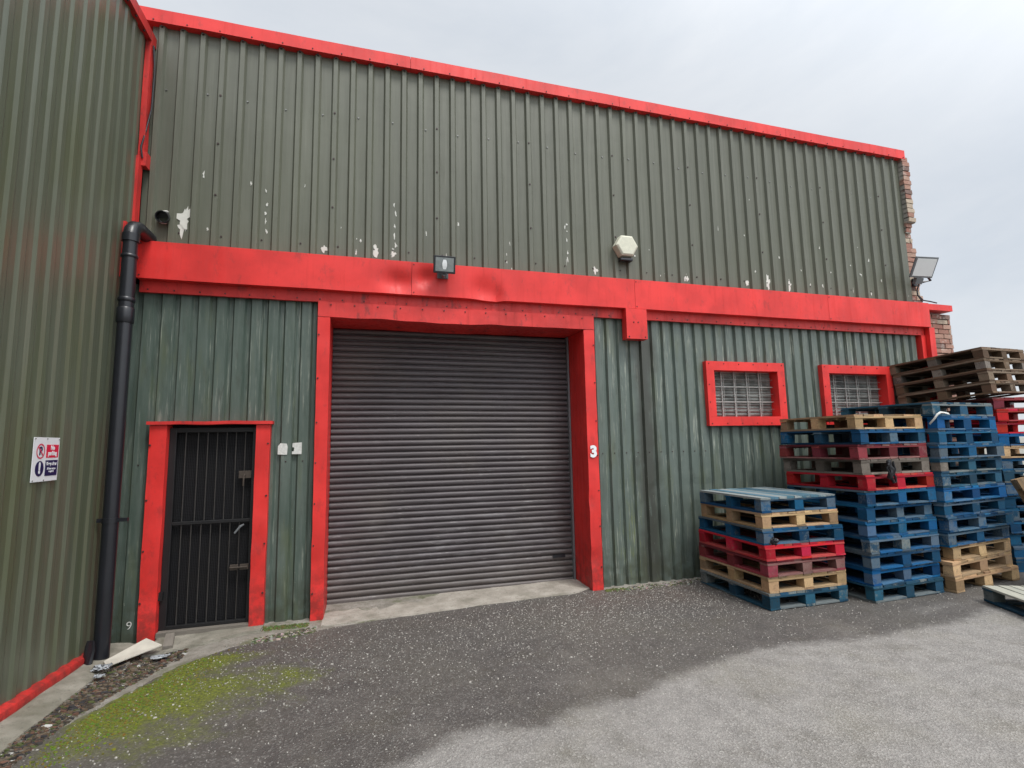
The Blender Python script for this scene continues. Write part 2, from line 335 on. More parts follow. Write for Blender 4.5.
def make_ground():
    def axis(lo,hi,a,b,step,far):
        A=[a+step*i for i in range(int((b-a)/step)+1)]
        k=step; x=a
        L=[]
        while x>lo: k*=1.45; x-=k; L.append(max(x,lo))
        k=step; x=A[-1]; Rr=[]
        while x<hi: k*=1.45; x+=k; Rr.append(min(x,hi))
        return L[::-1]+A+Rr
    X=axis(-400,400,-2.4,9.0,.045,0); Y=axis(-400,500,1.6,6.0,.045,0)
    vs=[];fs=[];at={k:[] for k in('wet','moss','conc','chips','brown')}
    for y in Y:
        for x in X:
            vs.append((x,y,gz(x,y)))
            n=noise.noise(Vector((x*.9,y*.9,0)))
            d=y-interp(WET,x); w=sm(-.24,.30,d+.12*n)
            w*=1-.42*sm(.30,.0,abs(y-(3.80+.06*(x-5))))*sm(4.3,5.2,x)   # drying band in front of the stacks
            if y<-1: w=sm(-.1,.3,noise.noise(Vector((x*.25,y*.25,5)))) 
            at['wet'].append(w)
            m=.95*gauss(x-.28*(y-4.2),y,-1.46,4.2,.20,.55)+.50*gauss(x,y,-1.25,3.55,.45,.60)+.28*gauss(x,y,-1.1,4.4,.4,.5)+.34*gauss(x,y,-.95,4.1,.5,.5)+.62*gauss(x,y,-1.15,4.75,.40,.14)+.36*gauss(x,y,-.42,4.25,.3,.35)+.30*gauss(x,y,-.8,4.2,.5,.6)+.8*gauss(x,y,-.62,5.28,.4,.12)+.5*gauss(x,y,2.75,5.35,.25,.05)+.30*gauss(x,y,4.3,4.05,.6,.1)+.22*gauss(x,y,3.1,3.2,.9,.3)
            at['moss'].append(min(1,m))
            e=interp(EDGE,x); c=sm(-.03,.03,y-e)
            if x<-1.9 or y>5.8: c=1
            at['conc'].append(c)
            ch=.42+.5*gauss(x,y,1.8,4.7,1.9,.7)+.5*gauss(x,y,3.4,4.9,1.2,.6)-.35*sm(-.3,-1.2,x)-.35*(1-w)
            at['chips'].append(max(0,min(1,ch)))
            at['brown'].append(min(1,.75*gauss(x,y,3.2,5.1,.9,.35)+.25*gauss(x,y,1.5,5.1,1.5,.3)+.35*gauss(x,y,-.6,4.9,.5,.3)))
    nx=len(X)
    for j in range(len(Y)-1):
        for i in range(nx-1): fs.append((j*nx+i,j*nx+i+1,(j+1)*nx+i+1,(j+1)*nx+i))
    me=bpy.data.meshes.new('ground'); me.from_pydata(vs,[],fs)
    for k,v in at.items(): me.attributes.new(k,'FLOAT','POINT').data.foreach_set('value',v)
    me.materials.append(M['ground'])
    for p in me.polygons: p.use_smooth=True
    o=bpy.data.objects.new('ground',me); COL.objects.link(o); struct(o)
make_ground()

# roller door threshold and door slab (poured concrete, structure)
def slab(name,outline,top,mat,skirt=-.12,step=.06):
    """irregular poured slab: outline list of (x,yfront,yback)"""
    b=MB(); rows=[]
    for x,yf,yb,zf,zb in outline:
        ny=6; row=[]
        for j in range(ny+1):
            y=yf+(yb-yf)*j/ny; z=zf+(zb-zf)*j/ny+.006*noise.noise(Vector((x*6,y*6,top)))
            row.append(b.vert((x,y,z)))
        row.insert(0,b.vert((x,yf-.01,skirt))); rows.append(row)
    for r0,r1 in zip(rows,rows[1:]):
        for j in range(len(r0)-1): b.face([r0[j],r1[j],r1[j+1],r0[j+1]])
    b.face([i for i in rows[0]]+[b.vert((outline[0][0],outline[0][2],skirt))]); b.face([i for i in rows[-1]]+[b.vert((outline[-1][0],outline[-1][2],skirt))])
    return struct(b.build(name,mat,smooth=50))
N=28
def thr_pt(i):
    x=-.36+2.88*i/N; u=i/N
    yf=5.27+.16*sm(0,1,u)+.025*noise.noise(Vector((x*3,0,0)))+(.12*sm(.9,1,u))
    return (x,yf,6.09,.008+.012*noise.noise(Vector((x*2,4,0)))**2,-.012+.03*u)
slab('concrete_threshold',[thr_pt(i) for i in range(N+1)],1,M['conc'])
def st_pt(i):
    u=i/14; x=-1.74+.86*u
    return (x,5.12+.17*u+.015*noise.noise(Vector((x*5,1,0))),5.62,gz(x,5.1)+.022,.0)
slab('concrete_doorstep',[st_pt(i) for i in range(15)],2,M['kerb'])
def ft():
    b=MB(); rows=[]
    n=90
    for i in range(n+1):
        y=-5+(5.46+5)*i/n; w=-1.90+.025*noise.noise(Vector((0,y*2.5,0)))
        g=gz(-1.9,y)
        h=g+.035+.01*noise.noise(Vector((1,y*3,0)))
        rows.append([b.vert(p) for p in ((-2.2,y,h+.015),(-2.05,y,h+.012),(w-.05,y,h),(w,y,h-.02),(w+.02,y,g-.08))])
    for r0,r1 in zip(rows,rows[1:]):
        for j in range(4): b.face([r0[j],r0[j+1],r1[j+1],r1[j]])
    struct(b.build('concrete_footing',M['kerb'],smooth=40))
ft()

# ------------------------------------------------------------------ cladding
def wall_noise(x,z,amp): return amp*noise.noise(Vector((x*.8,z*.8,2.0)))
def profile(kind,a0,a1):
    """list of (coordinate along the wall, depth) for ribbed sheet; depth 0 = outermost"""
    pts=[]
    if kind=='upper': pitch,ph=.186,-2.035
    elif kind=='lower': pitch,ph=.157,-2.08
    else: pitch,ph=.160,3.74
    k0=int(math.floor((a0-ph)/pitch))-1; k1=int(math.ceil((a1-ph)/pitch))+1
    for k in range(k0,k1+1):
        c=ph+k*pitch
        if kind=='upper': seq=((-.040,.032),(-.022,0),(.022,0),(.040,.032))
        elif kind=='lower': seq=((-.034,0),(-.016,.034),(.016,.034),(.034,0))
        else: seq=((-.050,.012),(-.022,0),(.022,0),(.050,.012))
        for u,d in seq: pts.append((c+u,d))
    out=[]
    for (u0,d0),(u1,d1) in zip(pts,pts[1:]):
        if u1<=a0 or u0>=a1: continue
        f=lambda u: d0+(d1-d0)*(u-u0)/(u1-u0)
        ua,ub=max(u0,a0),min(u1,a1)
        if not out: out.append((ua,f(ua)))
        out.append((ub,f(ub)))
    return out
def clad(b,kind,a0,a1,z0,z1,place,nz=None,dentf=None):
    pr=profile(kind,a0,a1); nz=nz or max(1,int((z1-z0)/.15)); cols=[]
    for u,d in pr:
        col=[]
        for j in range(nz+1):
            z=z0+(z1-z0)*j/nz; dd=d+(dentf(u,z) if dentf else 0)
            col.append(b.vert(place(u,dd,z)))
        cols.append(col)
    for c0,c1 in zip(cols,cols[1:]):
        for j in range(nz): b.face([c0[j],c1[j],c1[j+1],c0[j+1]])

WH=empty('warehouse','two tone warehouse with olive and teal ribbed cladding, bright red trim and brick right end','building',(3,5.6,0))
def part(b,name,mats,smooth=None,parent=None,bevel=None):
    o=b.build(name,mats,WH,smooth,bevel); to_local(o,WH)
    if parent is not None: o.parent=parent; o.location=(0,0,0)
    return o
# upper sheet: outermost ribs at y 5.50, pans at 5.532
b=MB()
sheets=[-2.13,-.97,.15,1.27,2.39,3.50,4.62,5.73,6.85,7.965]
clad(b,'upper',-2.125,7.965,3.55,6.0,lambda u,d,z:(u,5.50+d+wall_noise(u,z,.006),z),nz=14)
k=0
pans=[-2.035+.186*i for i in range(54)]
for i,c in enumerate(pans):
    px=c+.062
    if i%2==0: b.screw((px,5.532+wall_noise(px,5.25,.006),5.27+.02*math.sin(i*.7)),r=.011,h=.008,m=1)
    if i%6==3:
        for z in (5.28,4.75,4.2): b.screw((c,5.50+wall_noise(c,z,.006),z),r=.012,h=.008,m=2)
    if i%2==1: b.screw((px,5.532,3.78),r=.010,h=.008,m=2)
    b.screw((c,5.50,5.93),r=.011,h=.02,m=2)
uc=part(b,'upper_cladding',[M['upper'],M['galv'],M['screw']])
# hand placed bare patches where the photo shows the larger ones (flat flakes on the pans)
def flake(b,x,z,w,h,y=5.5305,n=16):
    off=R.uniform(0,100); pts=[]
    for i in range(n):
        a=2*PI*i/n; r=1+.9*noise.noise(Vector((math.cos(a)*1.3+off,math.sin(a)*1.3,off)))+R.uniform(-.38,.38); r=max(.15,r)
        pts.append((x+math.cos(a)*w/2*r,y,z+math.sin(a)*h/2*r))
    b.poly(pts)
b=MB()
for x,z,w,h in ((-1.76,3.86,.09,.20),(-1.72,4.0,.05,.10),(-1.745,3.93,.10,.16)): flake(b,x,z,w,h,5.5285-.002*len(b.f))
spots=[(.02,.10),(.2,.05),(2.75,.06),(4.0,.05),(5.3,.15),(5.68,.11),(4.93,.05),(-.5,.05)]
for x,h in spots:
    c=round((x+2.035-.093)/.186)*.186-2.035+.093+R.uniform(-.02,.02)
    flake(b,c,3.70+h*.6+R.uniform(0,.03),.035+.25*h,h+.02,5.5285)
for _ in range(46):
    i=R.randrange(54); c=-2.035+.186*i+.093+R.uniform(-.035,.035)
    flake(b,c,3.72+abs(R.gauss(0,.38)),R.uniform(.006,.020),R.uniform(.015,.06),5.5285)
for _ in range(14):  # runs of chips down single ribs
    pass
for cx in (.23,2.2,-1.12):
    i=round((cx+2.035)/.186); c=-2.035+.186*i+.093
    for k in range(5): flake(b,c+R.uniform(-.012,.012),3.85+k*.115+R.uniform(-.03,.03),R.uniform(.010,.02),R.uniform(.02,.06),5.5285)
part(b,'bare_paint_patches',M['bare'])['kind']='stuff'
# roof trim
b=MB()
for i,(a,c) in enumerate(zip((-2.25,.45,3.1,5.75),(.446,3.096,5.746,8.04))):
    b.wbox(a,c,5.455,5.72,5.945,6.085,.13,.004,2.0)
    for j in range(9):
        if a+.15+j*.3<c-.03: b.screw((a+.15+j*.3,5.454,5.965),r=.008,m=1)
part(b,'roof_trim',[M['red'],M['screw']],30)
# lower sheet with openings
def low_dent(u,z):
    d=wall_noise(u,z,.010)
    if z<1.2: d+=.010*max(0,noise.noise(Vector((u*5,z*4,9))))
    return d
def low_place(u,d,z): return (u,5.53+d,z)
b=MB(); zb,zt=-.13,3.24
for a0,a1,z0,z1 in ((-2.125,-1.84,zb,zt),(-1.84,-.94,1.90,zt),(-.94,-.44,zb,zt),(2.58,4.22,zb,zt),(4.22,5.33,zb,1.90),(4.22,5.33,2.60,zt),(5.33,6.10,zb,zt),(6.10,7.24,zb,1.90),(6.10,7.24,2.59,zt),(7.24,8.02,zb,zt)):
    clad(b,'lower',a0,a1,z0,z1,low_place,nz=int((z1-z0)/.09)+1,dentf=low_dent)
for i in range(66):
    c=-2.08+.157*i+.0785
    if -.45<c<2.65 or c>8: continue
    for z in (1.52,): 
        if (c<-1.9 or c>-.9) and not(4.2<c<5.4) and not (6.05<c<7.3): b.screw((c,5.53+low_dent(c,z),z),r=.008,m=1)
part(b,'lower_cladding',[M['lower'],M['screw']])
# fascia: box sections with dents near the lamp
def fdent(p):
    x,y,z=p; d=0
    for cx,cz,sx,sz,a in ((.33,3.40,.15,.10,.055),(.62,3.46,.09,.09,.060),(1.26,3.36,.13,.13,.045),(1.42,3.30,.05,.10,.04),(1.9,3.3,.3,.2,.008),(-.2,3.3,.3,.1,.006)):
        d+=a*math.exp(-((x-cx)/sx)**2-((z-cz)/sz)**2)
    f=1 if y<5.45 else .3
    lo=-.012*math.exp(-((x-1.35)/.12)**2) if z<3.3 else 0
    return (0,d*f,lo+.004*noise.noise(Vector((x*2,0,z)))*(z<3.3))
b=MB()
cuts=[-2.07,.47,3.16,6.17,8.09]
for a,c in zip(cuts,cuts[1:]):
    b.wbox(a,c-.004,5.395,5.50,3.262,3.628,.045,.0025,2.5,dent=fdent)
    for z in (3.60,3.29): 
        b.screw((a+.02,5.394+fdent((a+.02,5.394,z))[1],z),r=.007)
b.wbox(8.09,8.58,5.40,5.62,3.53,3.62,.1,.003)     # capping over the brick pier
part(b,'fascia',[M['red'],M['screw']],32)
b=MB(); b.wbox(-2.07,8.04,5.478,5.512,3.150,3.262,.05,.003,3.0)
for i in range(46): b.screw((-2.0+i*.22,5.477,3.178),r=.008)
part(b,'under_fascia_strip',[M['red_worn'],M['screw']],32)
b=MB(); b.wbox(3.02,3.30,5.385,5.50,2.885,3.258,.06,.002); 
for x in (3.12,3.18): b.screw((x,5.384,3.09))
for x in (3.05,3.27): b.screw((x,5.384,2.91))
part(b,'drop_box',[M['red'],M['screw']],32)
# right hand red return
b=MB(); b.wbox(7.97,8.055,5.47,5.56,-.12,3.148,.12,.003); part(b,'end_trim',[M['red'],M['screw']],32)
b=MB(); b.wbox(8.06,8.17,5.41,5.56,-.12,3.258,.12,.003); part(b,'end_trim',[M['red'],M['screw']],32)
# brickwork
def bricks(name,rows):
    """rows: list of (z, xa, xb, yfront, yback)"""
    bb=MB(); mo=MB(); i=0
    for z,xa,xb,ya,yb in rows:
        mo.box(xa,xb-.012,ya+.010,yb,z-.012,z+.0755)
        x=xa; first=True
        while x<xb-.03:
            w=.215 if (i%2==0 or not first) else .105
            e=min(x+w,xb)
            if xb-e<.05: e=xb
            bb.box(x,e-.010,ya+R.uniform(-.005,.005),yb+.002,z,z+.065,0,.004,(R.random(),R.random(),R.random()))
            x=e+.0; first=False
        i+=1
    p=part(mo,name,[M['mortar']],bevel=None)
    q=part(bb,'brick_courses',[M['brick']],parent=p)
    return p
rows=[]
z=3.64; i=0
while z<5.94:
    if z>4.86: xa,xb,ya=7.965,8.10+.02*(i%2),5.455
    elif z>4.70: xa,xb,ya=7.965,8.11+R.uniform(-.04,.02),5.50
    else: xa,xb,ya=7.965,8.20+R.uniform(-.06,.04)-.05*sm(4.0,4.6,z),5.54
    rows.append((z,xa,xb,ya,5.80)); z+=.0755; i+=1
bricks('upper_brick_pier',rows)
rows=[(-.12+.0755*i,8.175,8.66+.012*(i%2),5.50,5.84) for i in range(48)]
bricks('lower_brick_pier',rows)
# body and roof of the building behind the skin
b=MB(); b.box(-2.12,-.48,5.80,17,-.1,5.9); b.box(2.63,8.16,5.80,17,-.1,5.9); b.box(-.47,2.62,6.1,17,-.1,5.9); b.box(-.47,2.62,5.82,6.1,3.16,5.9)
part(b,'side_wall',M['body'])
b=MB(); b.prism([(5.70,5.96),(5.70,6.05),(11.5,7.0),(17.3,6.05),(17.3,5.96)],'x',-2.2,8.2); part(b,'roof',M['roof'])
# ---- roller door
b=MB()
def jamb_dent(p):
    x,y,z=p
    return (.006*noise.noise(Vector((3,y*3,z*4)))*(z<1), .024*max(0,noise.noise(Vector((x*6,1,z*4.5))))*(1.4 if z<1.1 else .5),0)
b.wbox(-.475,-.355,5.455,5.995,-.03,2.985,.06,.0025,4,dent=jamb_dent)
for z in (.25,.7,1.1,1.5,1.9,2.35,2.8): b.screw((-.46,5.454,z))
part(b,'roller_door_jamb',[M['red'],M['screw']],32); b=MB()
b.wbox(2.485,2.62,5.455,5.995,-.02,2.985,.06,.0025,4,dent=jamb_dent)
for z in (.25,.7,1.1,1.5,1.9,2.35,2.8): b.screw((2.605,5.454,z))
for z in (2.3,2.35): pass
def lint(p):
    x,y,z=p
    if z<3.03: return (0,.012*noise.noise(Vector((x*4,2,0))),.009*noise.noise(Vector((x*3.3,5,0)))*(abs(x-1)<1.2)-.012*math.exp(-((x-.9)/.5)**2))
    return (0,.010*max(0,noise.noise(Vector((x*5,z*6,0)))),0)
fr=b; b=MB(); b.wbox(-.475,2.62,5.452,5.995,2.989,3.148,.045,.0025,4,dent=lint)
for i in range(13): b.screw((-.35+i*.235,5.45,3.12),r=.008)
RD=part(b,'roller_door_lintel',[M['red_worn'],M['screw']],32)
part(fr,'roller_door_jamb',[M['red'],M['screw']],32)
b=MB(); zs=[]; pitch=.0668; x0,x1=-.352,2.455; z=-.02; nseg=14
def sl(p,x): return p[0]+.004*noise.noise(Vector((x*1.5,p[1]*1.5,1)))
prof=[]
while z<2.985:
    for u,d in ((0,.020),(.004,.004),(.014,-.006),(.032,-.010),(.048,-.006),(.058,.004),(.061,.020)): prof.append((5.955+d,z+u))
    z+=pitch
cols=[]
for i in range(nseg+1):
    x=x0+(x1-x0)*i/nseg; cols.append([b.vert((x,sl(p,x),p[1]-.0+ .006*math.sin(x*1.1+1))) for p in prof])
for c0,c1 in zip(cols,cols[1:]):
    for j in range(len(prof)-1): b.face([c0[j],c1[j],c1[j+1],c0[j+1]])
SH=part(b,'roller_shutter',M['shutter'],40); SH['label']='brown grey horizontal slatted roller shutter, closed and scuffed'
b=MB(); b.box(x0,x1,5.942,5.98,-.045,.008,0,.002); part(b,'bottom_rail',M['shutter'],parent=SH)
b=MB(); b.box(2.457,2.480,5.92,5.99,-.03,2.985,0,.001); part(b,'guide_rail',M['grey'],parent=SH)
b=MB(); b.box(2.20,2.36,5.938,5.944,.28,.315); part(b,'lock_slot',M['black'],parent=SH)
# number 3 painted on the jamb
def text_mesh(name,s,size,mat,rot,loc,parent=None,ext=.001,bold=0.0,sx=1.0):
    cu=bpy.data.curves.new(name,'FONT'); cu.body=s; cu.size=size; cu.align_x='CENTER'; cu.align_y='CENTER'; cu.extrude=ext; cu.offset=bold
    tmp=bpy.data.objects.new(name,cu); COL.objects.link(tmp)
    dg=bpy.context.evaluated_depsgraph_get(); me=bpy.data.meshes.new_from_object(tmp.evaluated_get(dg)); bpy.data.objects.remove(tmp)
    me.name=name; me.materials.clear(); me.materials.append(mat)
    o=bpy.data.objects.new(name,me); COL.objects.link(o); o.rotation_euler=rot; o.location=loc; o.scale=(sx,1,1)
    if parent is not None: o.parent=parent; o.location=Vector(loc)-parent.location
    return o
text_mesh('painted_number','3',.175,M['white'],(rad(90),0,0),(2.555,5.4495,1.54),WH,.0015,.009)
text_mesh('chalked_number','9',.10,M['sticker'],(rad(90),0,rad(0)),(-1.99,5.528,.10),WH,.001,-.001)
# ---- windows
def window(x0,x1,z0,z1,label):
    w=.115; b=MB(); yf,yb=5.462,5.66
    b.wbox(x0,x1,yf,yb,z1-w,z1,.08,.0015,4); b.wbox(x0,x1,yf,yb,z0,z0+w,.08,.0015,4)
    b.wbox(x0,x0+w,yf,yb,z0+w+.001,z1-w-.001,.08,.0015,4); b.wbox(x1-w,x1,yf,yb,z0+w+.001,z1-w-.001,.08,.0015,4)
    for i in range(6):
        x=x0+.04+(x1-x0-.08)*i/5
        for z in (z0+.03,z1-.03): b.screw((x,yf-.001,z),r=.0075)
    for z in (z0+.3,z1-.3): b.screw((x0+.03,yf-.001,z),r=.0075); b.screw((x1-.03,yf-.001,z),r=.0075)
    W=part(b,'window',[M['red'],M['screw']],32); W['label']=label
    g=MB(); nx,nz=5,3; ix0,ix1,iz0,iz1=x0+w,x1-w,z0+w,z1-w; dx=(ix1-ix0)/nx; dz=(iz1-iz0)/nz
    mo=MB(); mo.box(ix0,ix1,5.612,5.655,iz0,iz1)
    for i in range(nx):
        for j in range(nz):
            a,c=ix0+i*dx+.010,ix0+(i+1)*dx-.010; e,f=iz0+j*dz+.010,iz0+(j+1)*dz-.010
            nr=4; hh=(f-e)/nr
            for r in range(nr):
                g.prism([(5.614,e+r*hh),(5.600,e+r*hh+.004),(5.592,e+r*hh+hh*.5),(5.604,e+(r+1)*hh-.004),(5.614,e+(r+1)*hh-.002)],'x',a,c)
    for i in range(1,nx): mo.box(ix0+i*dx-.009,ix0+i*dx+.009,5.586,5.612,iz0,iz1)
    for j in range(1,nz): mo.box(ix0,ix1,5.588,5.611,iz0+j*dz-.009,iz0+j*dz+.009)
    part(mo,'mortar_grid',M['wire'],parent=W); part(g,'glass_blocks',M['glass'],parent=W)
    m=MB()
    for i in range(1,nx): 
        x=ix0+i*dx+R.uniform(-.01,.01); m.tube([(x-.006,5.56,iz0),(x,5.553,(iz0+iz1)/2),(x+.004,5.56,iz1)],.0035,6)
    for j in range(1,2*nz):
        z=iz0+.004+j*dz/2*.985; m.tube([(ix0+.002,5.562,z),((ix0+ix1)/2,5.556,z-.004),(ix1-.002,5.562,z)],.002 if j%2 else .004,6)
    part(m,'wire_guard',M['wire'],parent=W)
    return W
window(4.165,5.385,1.83,2.655,'red framed glass block window, clear of the pallets')
window(6.03,7.30,1.83,2.655,'red framed glass block window partly hidden by pallets')
# ---- door
b=MB()
b.wbox(-1.905,-1.765,5.462,5.60,-.11,1.885,.07,.003,4,dent=jamb_dent)
for z in (.3,.75,1.2,1.7): b.screw((-1.895,5.461,z),r=.01)
part(b,'door_jamb',[M['red'],M['screw']],32); b=MB(); b.wbox(-1.01,-.885,5.462,5.60,-.02,1.885,.07,.003,4,dent=jamb_dent)
for z in (.3,.75,1.2,1.7): b.screw((-.90,5.461,z),r=.01)
DF=part(b,'door_jamb',[M['red'],M['screw']],32)
b=MB(); b.wbox(-1.925,-.865,5.435,5.55,1.888,1.918,.06,.006,5); part(b,'door_head',[M['red_worn'],M['screw']],32)
b=MB(); b.box(-1.765,-1.01,5.60,5.63,.04,1.885); D=part(b,'door',M['gate']); D['label']='black barred security door with perforated sheet'
b=MB(); fz0,fz1=.03,1.86
b.box(-1.765,-1.705,5.535,5.575,fz0,fz1); b.box(-1.05,-1.012,5.535,5.575,fz0,fz1); b.box(-1.705,-1.05,5.535,5.575,fz1-.045,fz1); b.box(-1.705,-1.05,5.535,5.575,fz0,fz0+.03); b.box(-1.705,-1.05,5.537,5.573,.955,.985)
part(b,'gate_frame',M['blackmetal'],parent=D,bevel=.003)
for i in range(7):
    x=-1.705+.655*(i+.9)/8.0
    b=MB(); b.tube([(x,5.553,fz0+.03),(x,5.553,.955)],.005,8); b.tube([(x+.022*(i>0),5.553,.985),(x+.022*(i>0),5.553,fz1-.045)],.005,8)
    part(b,'gate_bar',M['barmetal'],parent=D)
b=MB(); b.box(-1.16,-1.05,5.528,5.55,1.37,1.44); part(b,'lock_plate',M['rust'],parent=D,bevel=.002)
b=MB(); b.tube([(-1.105,5.525,1.40),(-1.105,5.49,1.40),(-1.107,5.485,1.36),(-1.11,5.488,1.30)],.008,8); part(b,'lever_key',M['rust'],parent=D)
b=MB(); b.tube([(-1.10,5.53,.93),(-1.12,5.49,.92),(-1.165,5.485,.86)],[.009,.011,.009],8); part(b,'door_handle',M['grey'],parent=D)
b=MB(); b.box(-1.20,-1.13,5.515,5.535,.515,.565); b.box(-1.115,-1.04,5.515,5.535,.515,.565); b.tube([(-1.2,5.508,.54),(-1.05,5.508,.54)],.008,8); part(b,'hasp_lock',M['rust'],parent=D,bevel=.002)
b=MB(); b.box(-1.79,-1.735,5.50,5.53,.55-.25,.62-.25); part(b,'hinge',M['blackmetal'],parent=D)
b=MB(); b.box(-1.76,-1.0,5.47,5.62,-.02,.028,0,.003,grain='x'); part(b,'door_sill',M['sill'],parent=D)
# torn stickers
for i,(x,lab) in enumerate(((-.775,'torn white sticker left of its twin, between the doors'),(-.645,'torn white sticker beside the shutter frame, right of its twin'))):
    b=MB(); s=.045; pts=[(x-s,5.527,1.59),(x+s*.9,5.527,1.585),(x+s,5.527,1.66),(x+s*.8,5.527,1.695),(x-s*.5,5.527,1.70),(x-s,5.527,1.67)] if i==0 else [(x-s,5.527,1.59),(x+s,5.527,1.588),(x+s,5.527,1.705),(x-s*.9,5.527,1.70),(x-s*.95,5.527,1.66),(x-s*.5,5.527,1.655),(x-s*.6,5.527,1.62),(x-s,5.527,1.615)]
    n=len(pts); a=[b.vert(p) for p in pts]; c=[b.vert((p[0],p[1]+.0015,p[2])) for p in pts]; b.face(a); b.face(c[::-1])
    for k in range(n): b.face([a[k],c[k],c[(k+1)%n],a[(k+1)%n]])
    tag(b.build('sticker',M['sticker']),lab,'sticker','torn stickers on the cladding')

# ------------------------------------------------------------------ neighbouring building
LB=empty('neighbouring_warehouse','tall olive green ribbed metal building wall running along the left side','building',(-2.5,0,0))
def lpart(b,name,mats,smooth=None):
    o=b.build(name,mats,LB,smooth); to_local(o,LB); return o
b=MB(); clad(b,'left',-6,5.49,.03,5.72,lambda u,d,z:(-2.125-d-wall_noise(u,z,.008),u,z),nz=16); lpart(b,'wall_cladding',M['left'])
b=MB(); b.wbox(-2.20,-2.085,-6,5.54,5.69,5.80,.15,.004)
for i in range(60): b.screw((-2.10,5.45-i*.176,5.688),(0,0,-1),.010,.012)
lpart(b,'eaves_trim',[M['red_worn'],M['screw']],32)
b=MB(); b.wbox(-2.135,-2.085,5.41,5.49,4.42,5.70,.1,.004); b.wbox(-2.15,-2.10,5.36,5.45,3.3,4.45,.1,.004); b.wbox(-2.12,-2.06,5.41,5.50,4.38,4.52,.05,.006)
b.wbox(-2.13,-2.10,5.20,5.30,3.2,3.72,.1,.006)
lpart(b,'corner_trim',[M['red_worn'],M['screw']],32)
b=MB(); pts=[(-2.075,5.44,5.66),(-2.06,5.46,5.4),(-2.06,5.45,5.0),(-2.09,5.42,4.7),(-2.10,5.38,4.55),(-2.09,5.40,4.45)]; b.tube(pts,.008,8); lpart(b,'loose_cable',M['black'],60)
b=MB(); n=110; rows=[]
for i in range(n+1):
    y=-6+(5.18+6)*i/n; w=.006*noise.noise(Vector((7,y*2.5,1))); g=.062+.006*noise.noise(Vector((2,y*2,1)))+gz(-2,y)
    rows.append([b.vert(p) for p in ((-2.16,y,g+.045),(-2.108+w,y,g+.043),(-2.085+w,y,g+.030),(-2.078+w,y,g+.010),(-2.082+w,y,g-.02),(-2.16,y,g-.02))])
for r0,r1 in zip(rows,rows[1:]):
    for j in range(5): b.face([r0[j],r0[j+1],r1[j+1],r1[j]])
b.face(rows[-1]); b.face(rows[0])
lpart(b,'base_flashing',[M['red_worn']],30)
b=MB(); b.box(-12,-2.20,-6,17,-.1,5.75); lpart(b,'wall_body',M['body'])
b=MB(); b.prism([(-12.2,5.76),(-12.2,5.86),(-7,7.0),(-2.19,5.88),(-2.19,5.76)],'y',-6,17.1); lpart(b,'roof',M['roof'])

# ------------------------------------------------------------------ sign
S=empty('parking_sign','small white red and blue no parking sign screwed to the olive wall','sign',(-2.115,4.315,1.605))
b=MB(); hw,hh=.172,.15
out=[(4.315-hw,1.605-hh),(4.315+hw,1.605-hh),(4.315+hw,1.605+hh),(4.315-hw,1.605+hh)]
b.prism(out,'x',-2.117,-2.113); o=b.build('sign_plate',M['white'],S); to_local(o,S)
def plate(y0,y1,z0,z1,m,name,x=-2.1125):
    b=MB(); b.prism([(y0,z0),(y1,z0),(y1,z1),(y0,z1)],'x',x,x+.001); o=b.build(name,m,S); to_local(o,S); return o
plate(4.345-.035,4.475,1.615,1.705,M['signred'],'red_panel'); plate(4.345-.035,4.475,1.49,1.598,M['signblue'],'blue_panel')
def ring(cy,cz,ry,rz,m,name,inner=0,x=-2.1125,xt=.001):
    b=MB(); n=32
    o_=[(cy+ry*math.cos(2*PI*i/n),cz+rz*math.sin(2*PI*i/n)) for i in range(n)]
    if not inner: b.prism(o_,'x',x,x+xt)
    else:
        A=[b.vert((x+xt,*p)) for p in o_]; Bq=[b.vert((x+xt,cy+(p[0]-cy)*inner,cz+(p[1]-cz)*inner)) for p in o_]
        for i in range(n): b.face([A[i],A[(i+1)%n],Bq[(i+1)%n],Bq[i]])
    o=b.build(name,m,S); to_local(o,S); return o
ring(4.235,1.660,.055,.052,M['signpink'],'prohibition_ring',.80)
ring(4.235,1.543,.055,.052,M['signblue'],'mandatory_disc')
T=(rad(90),0,rad(90))
text_mesh('lettering','P',.075,M['signblue'],T,(-2.1112,4.235,1.660),S,.0005,.003)
b=MB(); b.prism([(4.195,1.690),(4.202,1.697),(4.275,1.630),(4.268,1.623)],'x',-2.1108,-2.1102); o=b.build('prohibition_bar',M['signpink'],S); to_local(o,S)
text_mesh('lettering','!',.095,M['white'],T,(-2.1112,4.235,1.543),S,.0005,.006)
text_mesh('lettering','No',.040,M['white'],T,(-2.1112,4.393,1.683),S,.0005,.0022)
text_mesh('lettering','parking',.040,M['white'],T,(-2.1112,4.393,1.645),S,.0005,.0022)
text_mesh('lettering','Keep clear',.032,M['white'],T,(-2.1112,4.393,1.573),S,.0005,.0012)
text_mesh('lettering','24 hour access\nrequired',.019,M['white'],T,(-2.1112,4.393,1.530),S,.0005,.0008)
for y,z in ((4.155,1.745),(4.475,1.742),(4.158,1.465),(4.30,1.463),(4.31,1.745)):
    b=MB(); b.screw((-2.112,y,z),(1,0,0),.005,.004,0); o=b.build('screw',M['galv'],S); to_local(o,S)

S.scale=(1,.87,1)
